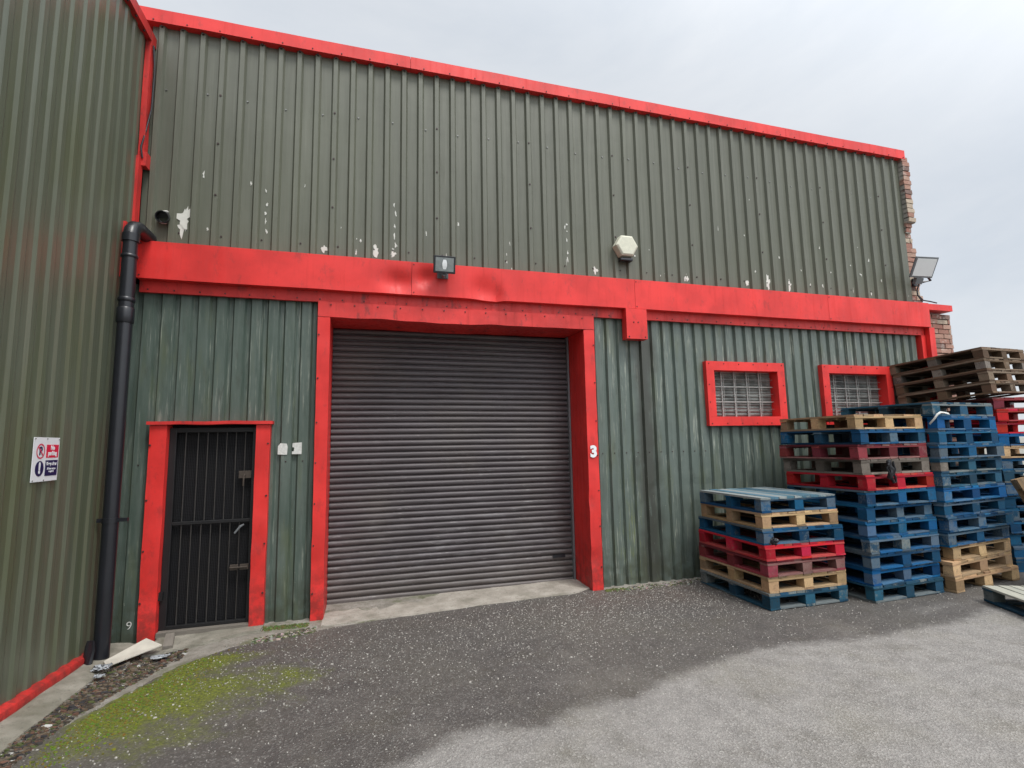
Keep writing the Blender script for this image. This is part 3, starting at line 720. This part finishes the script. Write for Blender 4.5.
# ------------------------------------------------------------------ downpipe
dp=empty('drainpipe','thick black plastic drainpipe in the corner beside the barred door','drainpipe',(-2.01,5.12,0))
b=MB(); px,py=-2.025,5.12
el=[(px,py,3.56),(px,py+.012,3.61),(px+.005,py+.045,3.65),(px+.01,py+.10,3.67),(px+.01,py+.36,3.675)]
b.tube([(px,py,-.04),(px,py,1.0),(px,py,2.0),(px,py,3.56)],.057,24); o=b.build('pipe',M['black'],dp,50); to_local(o,dp)
b=MB(); b.tube(el,.062,24); b.tube([(px,py,3.50),(px,py,3.57)],.068,24); o=b.build('elbow',M['black'],dp,50); to_local(o,dp)
for z,h in ((2.76,.14),(2.95,.04),(3.35,.03)):
    b=MB(); b.tube([(px,py,z),(px,py,z+.01),(px,py,z+h-.01),(px,py,z+h)],[.061,.067,.067,.061],24); o=b.build('collar',M['black'],dp,50); to_local(o,dp)
for z in (1.08,):
    b=MB(); b.tube([(px,py,z-.02),(px,py,z+.02)],.062,24); b.box(-2.12,-1.90,py-.015,py+.015,z-.015,z+.015); o=b.build('bracket',M['black'],dp,50); to_local(o,dp)

# vent stub
vs=empty('vent_pipe','short black flue stub poking from the upper cladding near left corner','pipe',(-1.92,5.50,3.93))
b=MB(); n=20; c=Vector((-1.92,5.54,3.93)); d=Vector((.12,-1,-.35)).normalized()
a=d.cross(Vector((0,0,1))).normalized(); e=d.cross(a)
def rg(t,r): return [b.vert(c+d*t+a*math.cos(2*PI*k/n)*r+e*math.sin(2*PI*k/n)*r) for k in range(n)]
rs=[rg(0,.058),rg(.12,.058),rg(.12,.050),rg(.01,.050)]
for r0,r1 in zip(rs,rs[1:]):
    for k in range(n): b.face([r0[k],r0[(k+1)%n],r1[(k+1)%n],r1[k]])
b.face(rs[-1]); o=b.build('flue',M['black'],vs,50); to_local(o,vs)
b=MB(); ring_p=[Vector((c.x+math.cos(2*PI*k/14)*.060,5.528,c.z+math.sin(2*PI*k/14)*.060*R.uniform(.8,1.1))) for k in range(14)]; b.tube(ring_p+[ring_p[0]],.010,8); o=b.build('sealant_ring',M['sticker'],vs,60); to_local(o,vs)

# alarm box
al=empty('alarm_box','dirty cream hexagonal alarm box on the olive upper cladding','alarm box',(3.13,5.45,4.05))
b=MB(); cx,cz=3.09,4.06
def hexo(r,rot=0): return [(cx+r*math.cos(PI/3*i+rot),cz+r*math.sin(PI/3*i+rot)*.97) for i in range(6)]
A=[b.vert((u,5.50,v)) for u,v in hexo(.158)]; Bv=[b.vert((u,5.41,v)) for u,v in hexo(.152)]; Cv=[b.vert((u,5.392,v)) for u,v in hexo(.128)]
for p,q in ((A,Bv),(Bv,Cv)):
    for i in range(6): b.face([p[i],p[(i+1)%6],q[(i+1)%6],q[i]])
b.face(Cv); b.face(A[::-1]); o=b.build('cover',M['cream'],al,None,.006); to_local(o,al)
b=MB(); b.box(cx-.085,cx+.085,5.42,5.50,cz-.185,cz-.148,0,.004); o=b.build('strobe_lens',M['black'],al,None,.01); to_local(o,al)

# floodlights
def frustum(b,c,ax,up,w0,h0,w1,h1,t,m=0):
    ax=Vector(ax).normalized(); s=ax.cross(Vector(up)).normalized(); u=s.cross(ax)
    A=[b.vert(Vector(c)+s*i*w0/2+u*j*h0/2) for i,j in ((-1,-1),(1,-1),(1,1),(-1,1))]; B_=[b.vert(Vector(c)+ax*t+s*i*w1/2+u*j*h1/2) for i,j in ((-1,-1),(1,-1),(1,1),(-1,1))]
    b.face(A[::-1],m); b.face(B_,m)
    for i in range(4): b.face([A[i],A[(i+1)%4],B_[(i+1)%4],B_[i]],m)
fl=empty('floodlight','small black square halogen floodlight on the dented red fascia above the shutter','floodlight',(.80,5.38,3.55))
d=Vector((0,-1,-.22)).normalized(); c0=Vector((.80,5.335,3.59))
b=MB(); frustum(b,c0,d,(0,0,1),.13,.11,.225,.175,.075); frustum(b,c0+d*.075,d,(0,0,1),.235,.185,.235,.185,.018); o=b.build('housing',M['black'],fl,None,.004); to_local(o,fl)
b=MB(); frustum(b,c0+d*.0935,d,(0,0,1),.195,.145,.195,.145,.004); o=b.build('lens',M['reflector'],fl); to_local(o,fl)
b=MB(); frustum(b,c0+d*.098,d,(0,0,1),.03,.10,.05,.03,.003); o=b.build('bulb',M['lens'],fl); to_local(o,fl)
b=MB(); b.tube([(.80,5.395,3.50),(.80,5.35,3.47),(.80,5.29,3.475)],.018,8); b.box(.74,.86,5.375,5.395,3.46,3.54); o=b.build('bracket',M['grey'],fl,None,.003); to_local(o,fl)
f2=empty('floodlight','larger grey floodlight with white face bracketed to the broken brick corner','floodlight',(8.2,5.40,4.0))
ax=Vector((-.05,-.80,-.42)).normalized(); up=Vector((-.02,0,1)); c=Vector((7.80,5.22,4.10))
s_=ax.cross(up).normalized(); u_=s_.cross(ax)
b=MB(); frustum(b,c-ax*.055,ax,up,.22,.18,.38,.28,.06); frustum(b,c,ax,up,.40,.30,.40,.30,.024); o=b.build('housing',M['grey'],f2,None,.005); to_local(o,f2)
b=MB(); frustum(b,c+ax*.0245,ax,up,.35,.25,.35,.25,.004); o=b.build('lens',M['lens'],f2); to_local(o,f2)
b=MB(); frustum(b,c-u_*.20-ax*.03,ax,up,.13,.09,.13,.09,.05); o=b.build('sensor',M['grey'],f2,None,.006); to_local(o,f2)
b=MB(); b.tube([(8.03,5.52,3.98),(8.03,5.40,3.95),(8.10,5.34,3.96),c-ax*.05],.016,8); b.box(7.99,8.07,5.505,5.535,3.92,4.04); o=b.build('bracket',M['black'],f2,None,.003); to_local(o,f2)
b=MB(); b.tube([(8.05,5.47,3.95),(8.02,5.49,3.85),(8.04,5.50,3.78),(8.12,5.49,3.70),(8.22,5.46,3.68),(8.34,5.45,3.66)],.010,8); b.tube([(8.02,5.49,3.85),(8.00,5.47,3.75),(8.05,5.45,3.66)],.008,8); o=b.build('cable',M['black'],f2,60); to_local(o,f2)

# ------------------------------------------------------------------ pallets
def tn(): return (R.random(),R.random(),R.random())
def go(): return (R.uniform(0,50),R.uniform(0,50),R.uniform(0,50))
def pallet(mat,label,group,W=1.0,L=1.0,mats=None,deckmat=None,base=True,h=.155,nd=9,blockmats=None,breaks=()):
    r=empty('wooden_pallet',label,'pallet',(0,0,0),group)
    hb=h-.060; m=P[mat]; dm=P[deckmat] if deckmat else m
    bw=W*.125; bd=L*.10
    xs=(-W/2,-bw/2,W/2-bw); ys=(-L/2,-bd/2,L/2-bd)
    # bottom boards run along y; two close the ends along x
    for k,x in enumerate(xs):
        b=MB(); t=tn(); b.box(x+R.uniform(0,.006),x+bw-R.uniform(0,.012),-L/2,L/2,0.001,.020,0,.0025,t,'y',go()); b.build('bottom_board',m,r)
    if base:
        for y in (ys[0],ys[2]):
            b=MB(); t=(R.uniform(.6,1.3),R.uniform(.62,.95),R.random())
            b.box(xs[0]+bw+.001,xs[1]-.001,y,y+bd,.002,.0185,0,.002,t,'x',go()); b.box(xs[1]+bw+.001,xs[2]-.001,y,y+bd,.002,.0185,0,.002,t,'x',go())
            b.build('base_rail',m,r)
    for i,x in enumerate(xs):
        for j,y in enumerate(ys):
            b=MB(); bm_=m
            if blockmats and R.random()<blockmats[1]: bm_=P[blockmats[0]]
            b.box(x+R.uniform(0,.008),x+bw-R.uniform(0,.008),y+R.uniform(0,.006),y+bd-R.uniform(0,.006),.020,.020+hb,0,.003,tn(),None,go()); b.build('block',bm_,r)
    for y in ys:
        b=MB(); b.box(-W/2,W/2,y+R.uniform(0,.004),y+bd-R.uniform(0,.004),.0205+hb,.0385+hb,0,.0025,tn(),'x',go()); b.build('stringer_board',m,r)
    b=MB(); wd=[.13 if i in(0,nd-1) else (.88-.13*2)/(nd-2)+(.07/(nd-2)) for i in range(nd)]; gap=(W-sum(w*W for w in wd))/(nd-1); x=-W/2
    for i in range(nd):
        w=wd[i]*W; e0=R.uniform(0,.012); e1=R.uniform(0,.012)
        if (i in breaks): e0+=R.uniform(.1,.35)
        b.box(x,x+w,-L/2+e0,L/2-e1,.039+hb,h-.001,0,.003,tn(),'y',go()); x+=w+gap
    b.build('deck_boards',dm,r)
    return r
def place(r,x,y,z,yaw,W,L):
    """near-left bottom corner at (x,y,z)"""
    a=rad(yaw); u=Vector((math.cos(a),math.sin(a),0)); v=Vector((-u.y,u.x,0))
    r.location=Vector((x,y,z))+u*W/2+v*L/2; r.rotation_euler=(0,0,a)
ORD=['lowest','second from the ground','third from the ground','fourth up','fifth up','sixth up','seventh up','eighth up','ninth up','tenth up','eleventh up','twelfth up','thirteenth up','fourteenth up']
def stack(items,x,y,yaw,W,L,h,where,group,zbase=None,jit=.016):
    z=gz(x+.5,y+.4)+.003 if zbase is None else zbase
    for i,it in enumerate(items):
        mat,look=it[0],it[1]; kw=dict(it[2]) if len(it)>2 else {}
        dx=kw.pop('dx',0); dy=kw.pop('dy',0); dyaw=kw.pop('dyaw',0); w=kw.pop('W',W); l=kw.pop('L',L)
        od='topmost' if i==len(items)-1 else ORD[i]
        r=pallet(mat,f'{look} pallet, {od} in {where}',group,W=w,L=l,h=h,**kw)
        place(r,x+dx+R.uniform(-jit,jit),y+dy+R.uniform(-jit,jit),z,yaw+dyaw+R.uniform(-1.5,1.5),w,l); z+=h
    return z
gA='pallets in the short stack under the first window'
stack([('blue_grey','weathered blue',dict(blockmats=('blue',.3))),('natural','bare pine'),('maroon','faded dark red'),('red','bright red'),('blue','blue',dict(dx=-.02,dy=.02,dyaw=-1)),('natural','pale bare wood',dict(dx=.0,dy=.03,L=1.0,W=.94)),('blue','worn blue slatted',dict(deckmat='deckblue',dx=.01,dy=.05,dyaw=1,L=.98,W=.94))],
      3.79,4.25,-1.5,.965,1.08,.152,'the short seven-high stack',gA)
gB='pallets in the middle stack'
stack([('blue_grey','scuffed blue'),('blue_bright','brighter blue'),('blue','blue',dict(blockmats=('grey',.25))),('blue','blue',dict(blockmats=('blue_grey',.4))),('blue','blue',dict(blockmats=('blue_bright',.4))),('blue','blue',dict(blockmats=('grey',.2))),('blue','blue'),
       ('red','bright red',dict(dx=.0,dy=-.03,breaks=(1,))),('grey','grey weathered wood',dict(dx=.0)),('maroon','faded red',dict(dx=-.02,dy=-.01,W=1.05)),('blue','dark blue',dict(dx=.01,blockmats=('blue_grey',.5))),('natural','light bare wood',dict(dx=-.01,dy=.04,dyaw=-1,h_=0) if False else dict(dx=.03,dy=.04,dyaw=-1.5,W=.99,nd=7))],
      4.925,4.09,3,1.02,.99,.1575,'the middle stack',gB)
gC='pallets in the tall right stack'
stack([('natural','bare wood open-footed',dict(base=False)),('natural','bare wood'),('natural','pale wood pushed back',dict(dx=.09,dy=.03,W=1.13,dyaw=1,nd=7)),('blue','blue',dict(dx=-.02,dyaw=1)),('blue','blue'),('blue','blue'),('blue_bright','brighter blue'),('blue_grey','faded blue'),('blue_grey','pale topped faded blue',dict(blockmats=('grey',.3))),('blue','blue'),('blue','blue'),('blue_bright','deep blue'),('blue_grey','dark worn blue',dict(dx=-.01,dy=.01))],
      5.995,4.06,6.5,1.215,1.02,.1555,'the tall blue stack',gC)
gD='pallets in the rearmost stack'
zD=stack([('blue','blue')]*7+[('blue_grey','faded blue'),('blue','blue'),('natural','bare wood'),('blue_bright','brighter blue'),('red','bright red'),('red','red'),('maroon','deep red')],
      7.57,4.43,-14,1.15,.95,.151,'the rearmost stack',gD)
# leaning brown pile on top of the rear stack
P0=Vector((7.45,4.36,2.165)); v=(Vector((7.28,5.42,2.075))-P0).normalized(); u=Vector((.985,.13,.03)); u=(u-v*u.dot(v)).normalized(); w=u.cross(v)
hh=.148
for i,look in enumerate(('lowest of the four old brown pallets tipped on top of the rear stack','second of the four old brown pallets tipped on the rear stack','third of the four old brown pallets tipped on the rear stack','uppermost old brown pallet, tipped against the sky on the rear stack')):
    W_,L_=1.12,1.06+(.06 if i==3 else 0)
    r=pallet('brown',look,'old brown pallets on top of the rear stack',W=W_,L=L_,h=hh,blockmats=('grey',.3))
    o=P0+w*(hh*i+.001*i)+v*(R.uniform(-.01,.01))+u*R.uniform(-.01,.01)-(v*.0)
    c=o+u*W_/2+v*L_/2
    mm=Matrix((u,v,w)).transposed().to_4x4(); mm.translation=c; r.matrix_world=mm
# flat pallet, bottom right
r=pallet('blue_grey','weathered blue pallet with pale boards lying alone on the ground at right','',W=1.0,L=1.2,h=.15,deckmat='deckpale')
place(r,5.76,3.30,gz(6,3.6)+.002,12,1.0,1.2)
r.rotation_euler=(0,0,rad(12)); 
def corner_from(c,yaw,W,L): # back-left corner fixed at c
    a=rad(yaw); u=Vector((math.cos(a),math.sin(a),0)); v=Vector((-u.y,u.x,0)); return c+u*W/2-v*L/2
r.location=corner_from(Vector((5.97,3.78,.002)),-24,1.2,1.0); r.rotation_euler=(0,0,rad(-24))
r.location=corner_from(Vector((5.97,3.80,.008)),-24,1.0,1.2)
# pallet on edge leaning on the rear stack
r=pallet('natural','bare wood pallet standing on edge, leaning between the rear stack and tall stack','',W=1.0,L=1.15,h=.14)
zd=Vector((-.13,.35,1)).normalized(); nd_=Vector((-.55,-.85,0)); nd_=(nd_-zd*nd_.dot(zd)).normalized(); sx=zd.cross(nd_)
mm=Matrix((sx,zd,nd_)).transposed().to_4x4()
# top left corner at T
T_=Vector((6.97,4.03,1.14)); cands=[]
c=T_-zd*1.15/2+(sx*.5 if sx.x>0 else -sx*.5); mm.translation=c; r.matrix_world=mm

# ------------------------------------------------------------------ wraps and litter
def crumple(name,c,s,n,mat,label,cat,seed,flat=1.0):
    b=MB(); g=9; idx={}
    for i in range(g):
        for j in range(g):
            uu,vv=i/(g-1)-.5,j/(g-1)-.5; p=Vector((uu*s[0],vv*s[1],0)); q=noise.noise_vector(Vector((uu*n,vv*n,seed)))
            p+=Vector((q.x*s[0]*.35,q.y*s[1]*.35,abs(q.z)*s[2])); idx[i,j]=b.vert(Vector(c)+p)
    for i in range(g-1):
        for j in range(g-1): b.face([idx[i,j],idx[i+1,j],idx[i+1,j+1],idx[i,j+1]])
    o=b.build(name,mat,None,40); m=o.modifiers.new('Solidify','SOLIDIFY'); m.thickness=.002; return tag(o,label,cat)
def ribbon(name,pts,w,mat,label,cat):
    b=MB(); prev=None
    for i,p in enumerate(pts):
        p=Vector(p); ww=w*(.6+.6*abs(noise.noise(Vector((i*.9,3,1))))); a=b.vert(p+Vector((0,-.004,ww/2))); c=b.vert(p+Vector((.008,-.012,-ww/2)))
        if prev: b.face([prev[0],prev[1],c,a])
        prev=(a,c)
    o=b.build(name,mat,None,40); m=o.modifiers.new('Solidify','SOLIDIFY'); m.thickness=.003; return tag(o,label,cat)
ribbon('plastic_strap',[(5.93,4.10,1.78),(5.95,4.055,1.84),(5.97,4.035,1.885),(6.02,4.035,1.905),(6.08,4.04,1.902),(6.16,4.045,1.888)],.026,M['sticker'],'torn strip of white plastic caught between the middle and tall stacks','plastic strip')
def strands(name,c,n,h,label,mat=M['black']):
    b=MB()
    for k in range(n):
        x=c[0]+R.uniform(-.05,.05); z=c[2]+R.uniform(-.01,.02); pts=[]
        for q in range(6): pts.append((x+R.uniform(-.018,.018),c[1]-.02-R.uniform(0,.025),z-h*q/5*R.uniform(.75,1.05)))
        b.tube(pts,[R.uniform(.008,.018) for _ in pts],6)
    o=b.build(name,mat,None,60); return tag(o,label,'plastic wrap')
strands('plastic_wrap',(5.23,4.06,1.40),6,.22,'black plastic wrap hanging on the grey and red pallets of middle stack')
strands('plastic_wrap',(3.80,4.19,.685),6,.05,'scrap of black plastic stuck on the front corner of the short stack')
# by the drainpipe
b=MB(); base=gz(-1.7,5)
pts=[(-1.95,4.98,.045),(-1.90,4.91,.030),(-1.60,5.13,.075),(-1.74,5.20,.12)]
A=[b.vert((x,y,z+base)) for x,y,z in pts]; B_=[b.vert((x,y,z+base+.012)) for x,y,z in pts]; b.face(A); b.face(B_)
for i in range(4): b.face([A[i],A[(i+1)%4],B_[(i+1)%4],B_[i]])
tag(b.build('board_offcut',M['card'],None,None,.002),'off-white board offcut lying on rubble by the red door jamb','board')
b=MB(); b.box(-.028,.028,-.10,.10,0,.035,0,.003,(.6,.4,.5),'y'); o=b.build('wood_block',M['sill']); o.location=(-1.60,5.30,gz(-1.57,5.3)+.035); o.rotation_euler=(rad(8),0,rad(14)); o.scale=(1.25,1.2,1.2); tag(o,'short grey wood block propped against the step below the barred door','wood block')
crumple('plastic_bag',(-1.90,4.84,base+.05),(.11,.09,.05),7,M['plastic'],'crumpled clear plastic bag at the foot of the drainpipe','plastic bag',3.1)
crumple('plastic_scrap',(-1.56,4.985,base+.035),(.11,.06,.035),7,M['plastic'],'bluish white plastic scrap under the edge of the board offcut','plastic scrap',8.2)
crumple('plastic_scrap',(-1.86,4.70,base+.045),(.06,.05,.03),7,M['plastic'],'small pale plastic scrap on the concrete footing beyond the red flashing end','plastic scrap',5.5)
b=MB()
for k in range(5):
    x=-2.085+.010*k; pts=[(x,5.02-.012*k,.03+base),(x+.005,5.01,.08),(x+.01,5.0,.13),(x+.015,4.99,.17)]; b.tube(pts,[.02,.018,.013,.004],7)
tag(b.build('torn_sheeting',M['black'],None,50),'torn dark plastic sheeting bunched between the drainpipe and olive wall','plastic sheeting')
# litter strip: leaves, chips, rubble (uncountable)
def scatter(name,n,posf,sizef,colf,seed,kind='flat'):
    rr=random.Random(seed); b=MB()
    for _ in range(n):
        x,y=posf(rr); s=sizef(rr); t=colf(rr); z=gz(x,y)+(.0 if kind=='flat' else 0)
        a=rr.uniform(0,2*PI); k=rr.choice((4,5,6)); h=s*rr.uniform(.15,.5)
        ring_=[]; tilt=rr.uniform(-.3,.3)
        for i in range(k):
            q=a+2*PI*i/k; r_=s*rr.uniform(.55,1.1); X_,Y_=x+math.cos(q)*r_,y+math.sin(q)*r_*.7
            ring_.append((X_,Y_,z+max(0,math.cos(q)*s*tilt)))
        lo=[b.vert((p[0],p[1],p[2]-.004),t) for p in ring_]; hi=[b.vert((x+(p[0]-x)*.8,y+(p[1]-y)*.8,p[2]+h+.002),t) for p in ring_]
        b.face(hi)
        for i in range(k): b.face([lo[i],lo[(i+1)%k],hi[(i+1)%k],hi[i]])
    o=b.build(name,M['litter']); o['kind']='stuff'; return o
def lit_pos(rr):
    y=rr.uniform(2.6,5.35); e=min(-1.40,interp([(3.2,-1.80),(4.0,-1.70),(4.4,-1.60),(4.8,-1.44)],y)-.02); xa=-1.93 if rr.random()<.9 else -2.05
    x=rr.uniform(xa,max(xa+.15,e)) 
    if y>4.9: x=rr.uniform(-1.95,-1.4)
    return x,y
def lit_col(rr):
    c=rr.choice([(.05,.038,.025),(.035,.03,.026),(.09,.06,.035),(.13,.10,.07),(.06,.075,.02),(.13,.115,.095),(.03,.028,.03),(.12,.06,.04)])
    if rr.random()<.015: c=(.4,.4,.38)
    k=rr.uniform(.7,1.3); return tuple(q*k for q in c)
scatter('leaf_litter',7500,lit_pos,lambda r:abs(r.gauss(.004,.008))+.004,lit_col,5)['label']='dead leaves, soil and small rubble along the concrete footing'
def chip_pos(rr):
    while True:
        x=rr.uniform(-2,7.5); y=rr.uniform(2.5,5.45)
        w=.16+.6*gauss(x,y,1.8,4.7,1.9,.7)+1.0*gauss(x,y,3.0,5.0,1.0,.5)+.2*gauss(x,y,-.5,4.4,1,.6)
        if y>interp(WET,x)-.1 and rr.random()<w and y<interp(EDGE,x)+.1: return x,y
def chip_col(rr):
    k=rr.uniform(.16,.50); return (k,k*.95,k*.87)
scatter('stone_chips',9000,chip_pos,lambda r:.0030+abs(r.gauss(0,.0028)),chip_col,9)['label']='pale stone chips and grit scattered over the damp asphalt'
def tr_pos(rr):
    x=rr.choice((rr.uniform(2.7,4.2),rr.uniform(-.9,-.4),rr.uniform(4.2,8))); return x,interp(EDGE,x)+rr.uniform(-.06,.1)
scatter('wall_foot_rubble',1500,tr_pos,lambda r:abs(r.gauss(.006,.006))+.003,lambda r:tuple(q*r.uniform(.8,1.2) for q in r.choice([(.35,.32,.27),(.16,.14,.11),(.08,.07,.05),(.07,.09,.03)])),13)['label']='loose grit and crumbled concrete at the foot of the cladding'
# moss cushions
def moss_pos(rr):
    while True:
        x,y=0,rr.gauss(4.20,.40)
        x=rr.gauss(-1.42,.13)+.28*(y-4.2)
        if x>interp([(3.2,-1.8),(4.0,-1.66),(4.4,-1.5),(4.8,-1.3)],y) and y<interp(EDGE,x): return x,y
scatter('moss_tufts',2200,moss_pos,lambda r:.003+abs(r.gauss(0,.004)),lambda r:tuple(q*r.uniform(.6,1.4) for q in (.13,.15,.014)),17)['label']='low yellow green moss growing on the asphalt near the left wall'
def mp2(rr):
    x=rr.choice((rr.uniform(-.87,-.48),rr.uniform(2.62,2.85))); return x,rr.uniform(5.30,5.42) if x<0 else rr.uniform(5.36,5.44)
scatter('moss_fringe',700,mp2,lambda r:.006+abs(r.gauss(0,.006)),lambda r:tuple(q*r.uniform(.6,1.4) for q in (.09,.11,.03)),19)['label']='mossy fringe along the foot of the cladding beside the red jambs'

# ------------------------------------------------------------------ world, sun, camera
w=bpy.data.worlds.new('World'); sc.world=w; w.use_nodes=True; nt=w.node_tree; n=nt.nodes; l=nt.links
bg=n['Background']; sky=n.new('ShaderNodeTexSky'); sky.sky_type='NISHITA'; sky.sun_disc=False
sun_dir=Vector((.28,-.62,1.15)).normalized()
elev=math.asin(sun_dir.z); az=math.atan2(sun_dir.x,sun_dir.y)
sky.sun_elevation=elev; sky.sun_rotation=az; sky.air_density=1; sky.dust_density=2
tc=n.new('ShaderNodeTexCoord'); mp=n.new('ShaderNodeMapping'); mp.inputs['Scale'].default_value=(1,1,2.2)
nz=n.new('ShaderNodeTexNoise'); nz.inputs['Scale'].default_value=1.6; nz.inputs['Detail'].default_value=7; nz.inputs['Roughness'].default_value=.58; nz.inputs['Distortion'].default_value=.4
cr=n.new('ShaderNodeValToRGB'); cr.color_ramp.elements[0].position=.32; cr.color_ramp.elements[0].color=(.62,.665,.72,1); cr.color_ramp.elements[1].position=.68; cr.color_ramp.elements[1].color=(.79,.81,.83,1)
ml=n.new('ShaderNodeVectorMath'); ml.operation='SCALE'
dt=n.new('ShaderNodeVectorMath'); dt.operation='DOT_PRODUCT'; dt.inputs[1].default_value=sun_dir; l.new(tc.outputs['Generated'],dt.inputs[0])
mr=n.new('ShaderNodeMapRange'); mr.interpolation_type='SMOOTHSTEP'; mr.inputs[1].default_value=.22; mr.inputs[2].default_value=1.0; mr.inputs[3].default_value=7.0; mr.inputs[4].default_value=18.0
l.new(dt.outputs['Value'],mr.inputs[0]); l.new(mr.outputs[0],ml.inputs['Scale'])   # cloud is brighter round the hidden sun
mx=n.new('ShaderNodeMix'); mx.data_type='RGBA'; mx.inputs[0].default_value=.90
l.new(tc.outputs['Generated'],mp.inputs[0]); l.new(mp.outputs[0],nz.inputs['Vector']); l.new(nz.outputs['Fac'],cr.inputs[0]); l.new(cr.outputs[0],ml.inputs[0])
l.new(sky.outputs[0],mx.inputs[6]); l.new(ml.outputs[0],mx.inputs[7]); l.new(mx.outputs[2],bg.inputs['Color']); bg.inputs['Strength'].default_value=.10
sd=bpy.data.lights.new('sun','SUN'); sd.energy=1.5; sd.angle=rad(18); sd.color=(1,.97,.92); so=bpy.data.objects.new('sun',sd); COL.objects.link(so); so.rotation_euler=sun_dir.to_track_quat('Z','Y').to_euler()
cam=bpy.data.cameras.new('camera'); co=bpy.data.objects.new('camera',cam); COL.objects.link(co)
cam.sensor_width=36; cam.sensor_fit='HORIZONTAL'; cam.lens=509*36/1024; cam.clip_end=2000; cam.clip_start=.05
mw=Matrix(((0.9606126,-0.0146816,-0.2775029),(-0.2772669,-0.1175260,-0.9535778),(-0.0186137,0.9929613,-0.1169677))).to_4x4(); mw.translation=(0,0,1.65); co.matrix_world=mw
sc.camera=co
vs_=sc.view_settings; vs_.view_transform='Standard'; vs_.look='None'; vs_.exposure=0.66; vs_.gamma=1
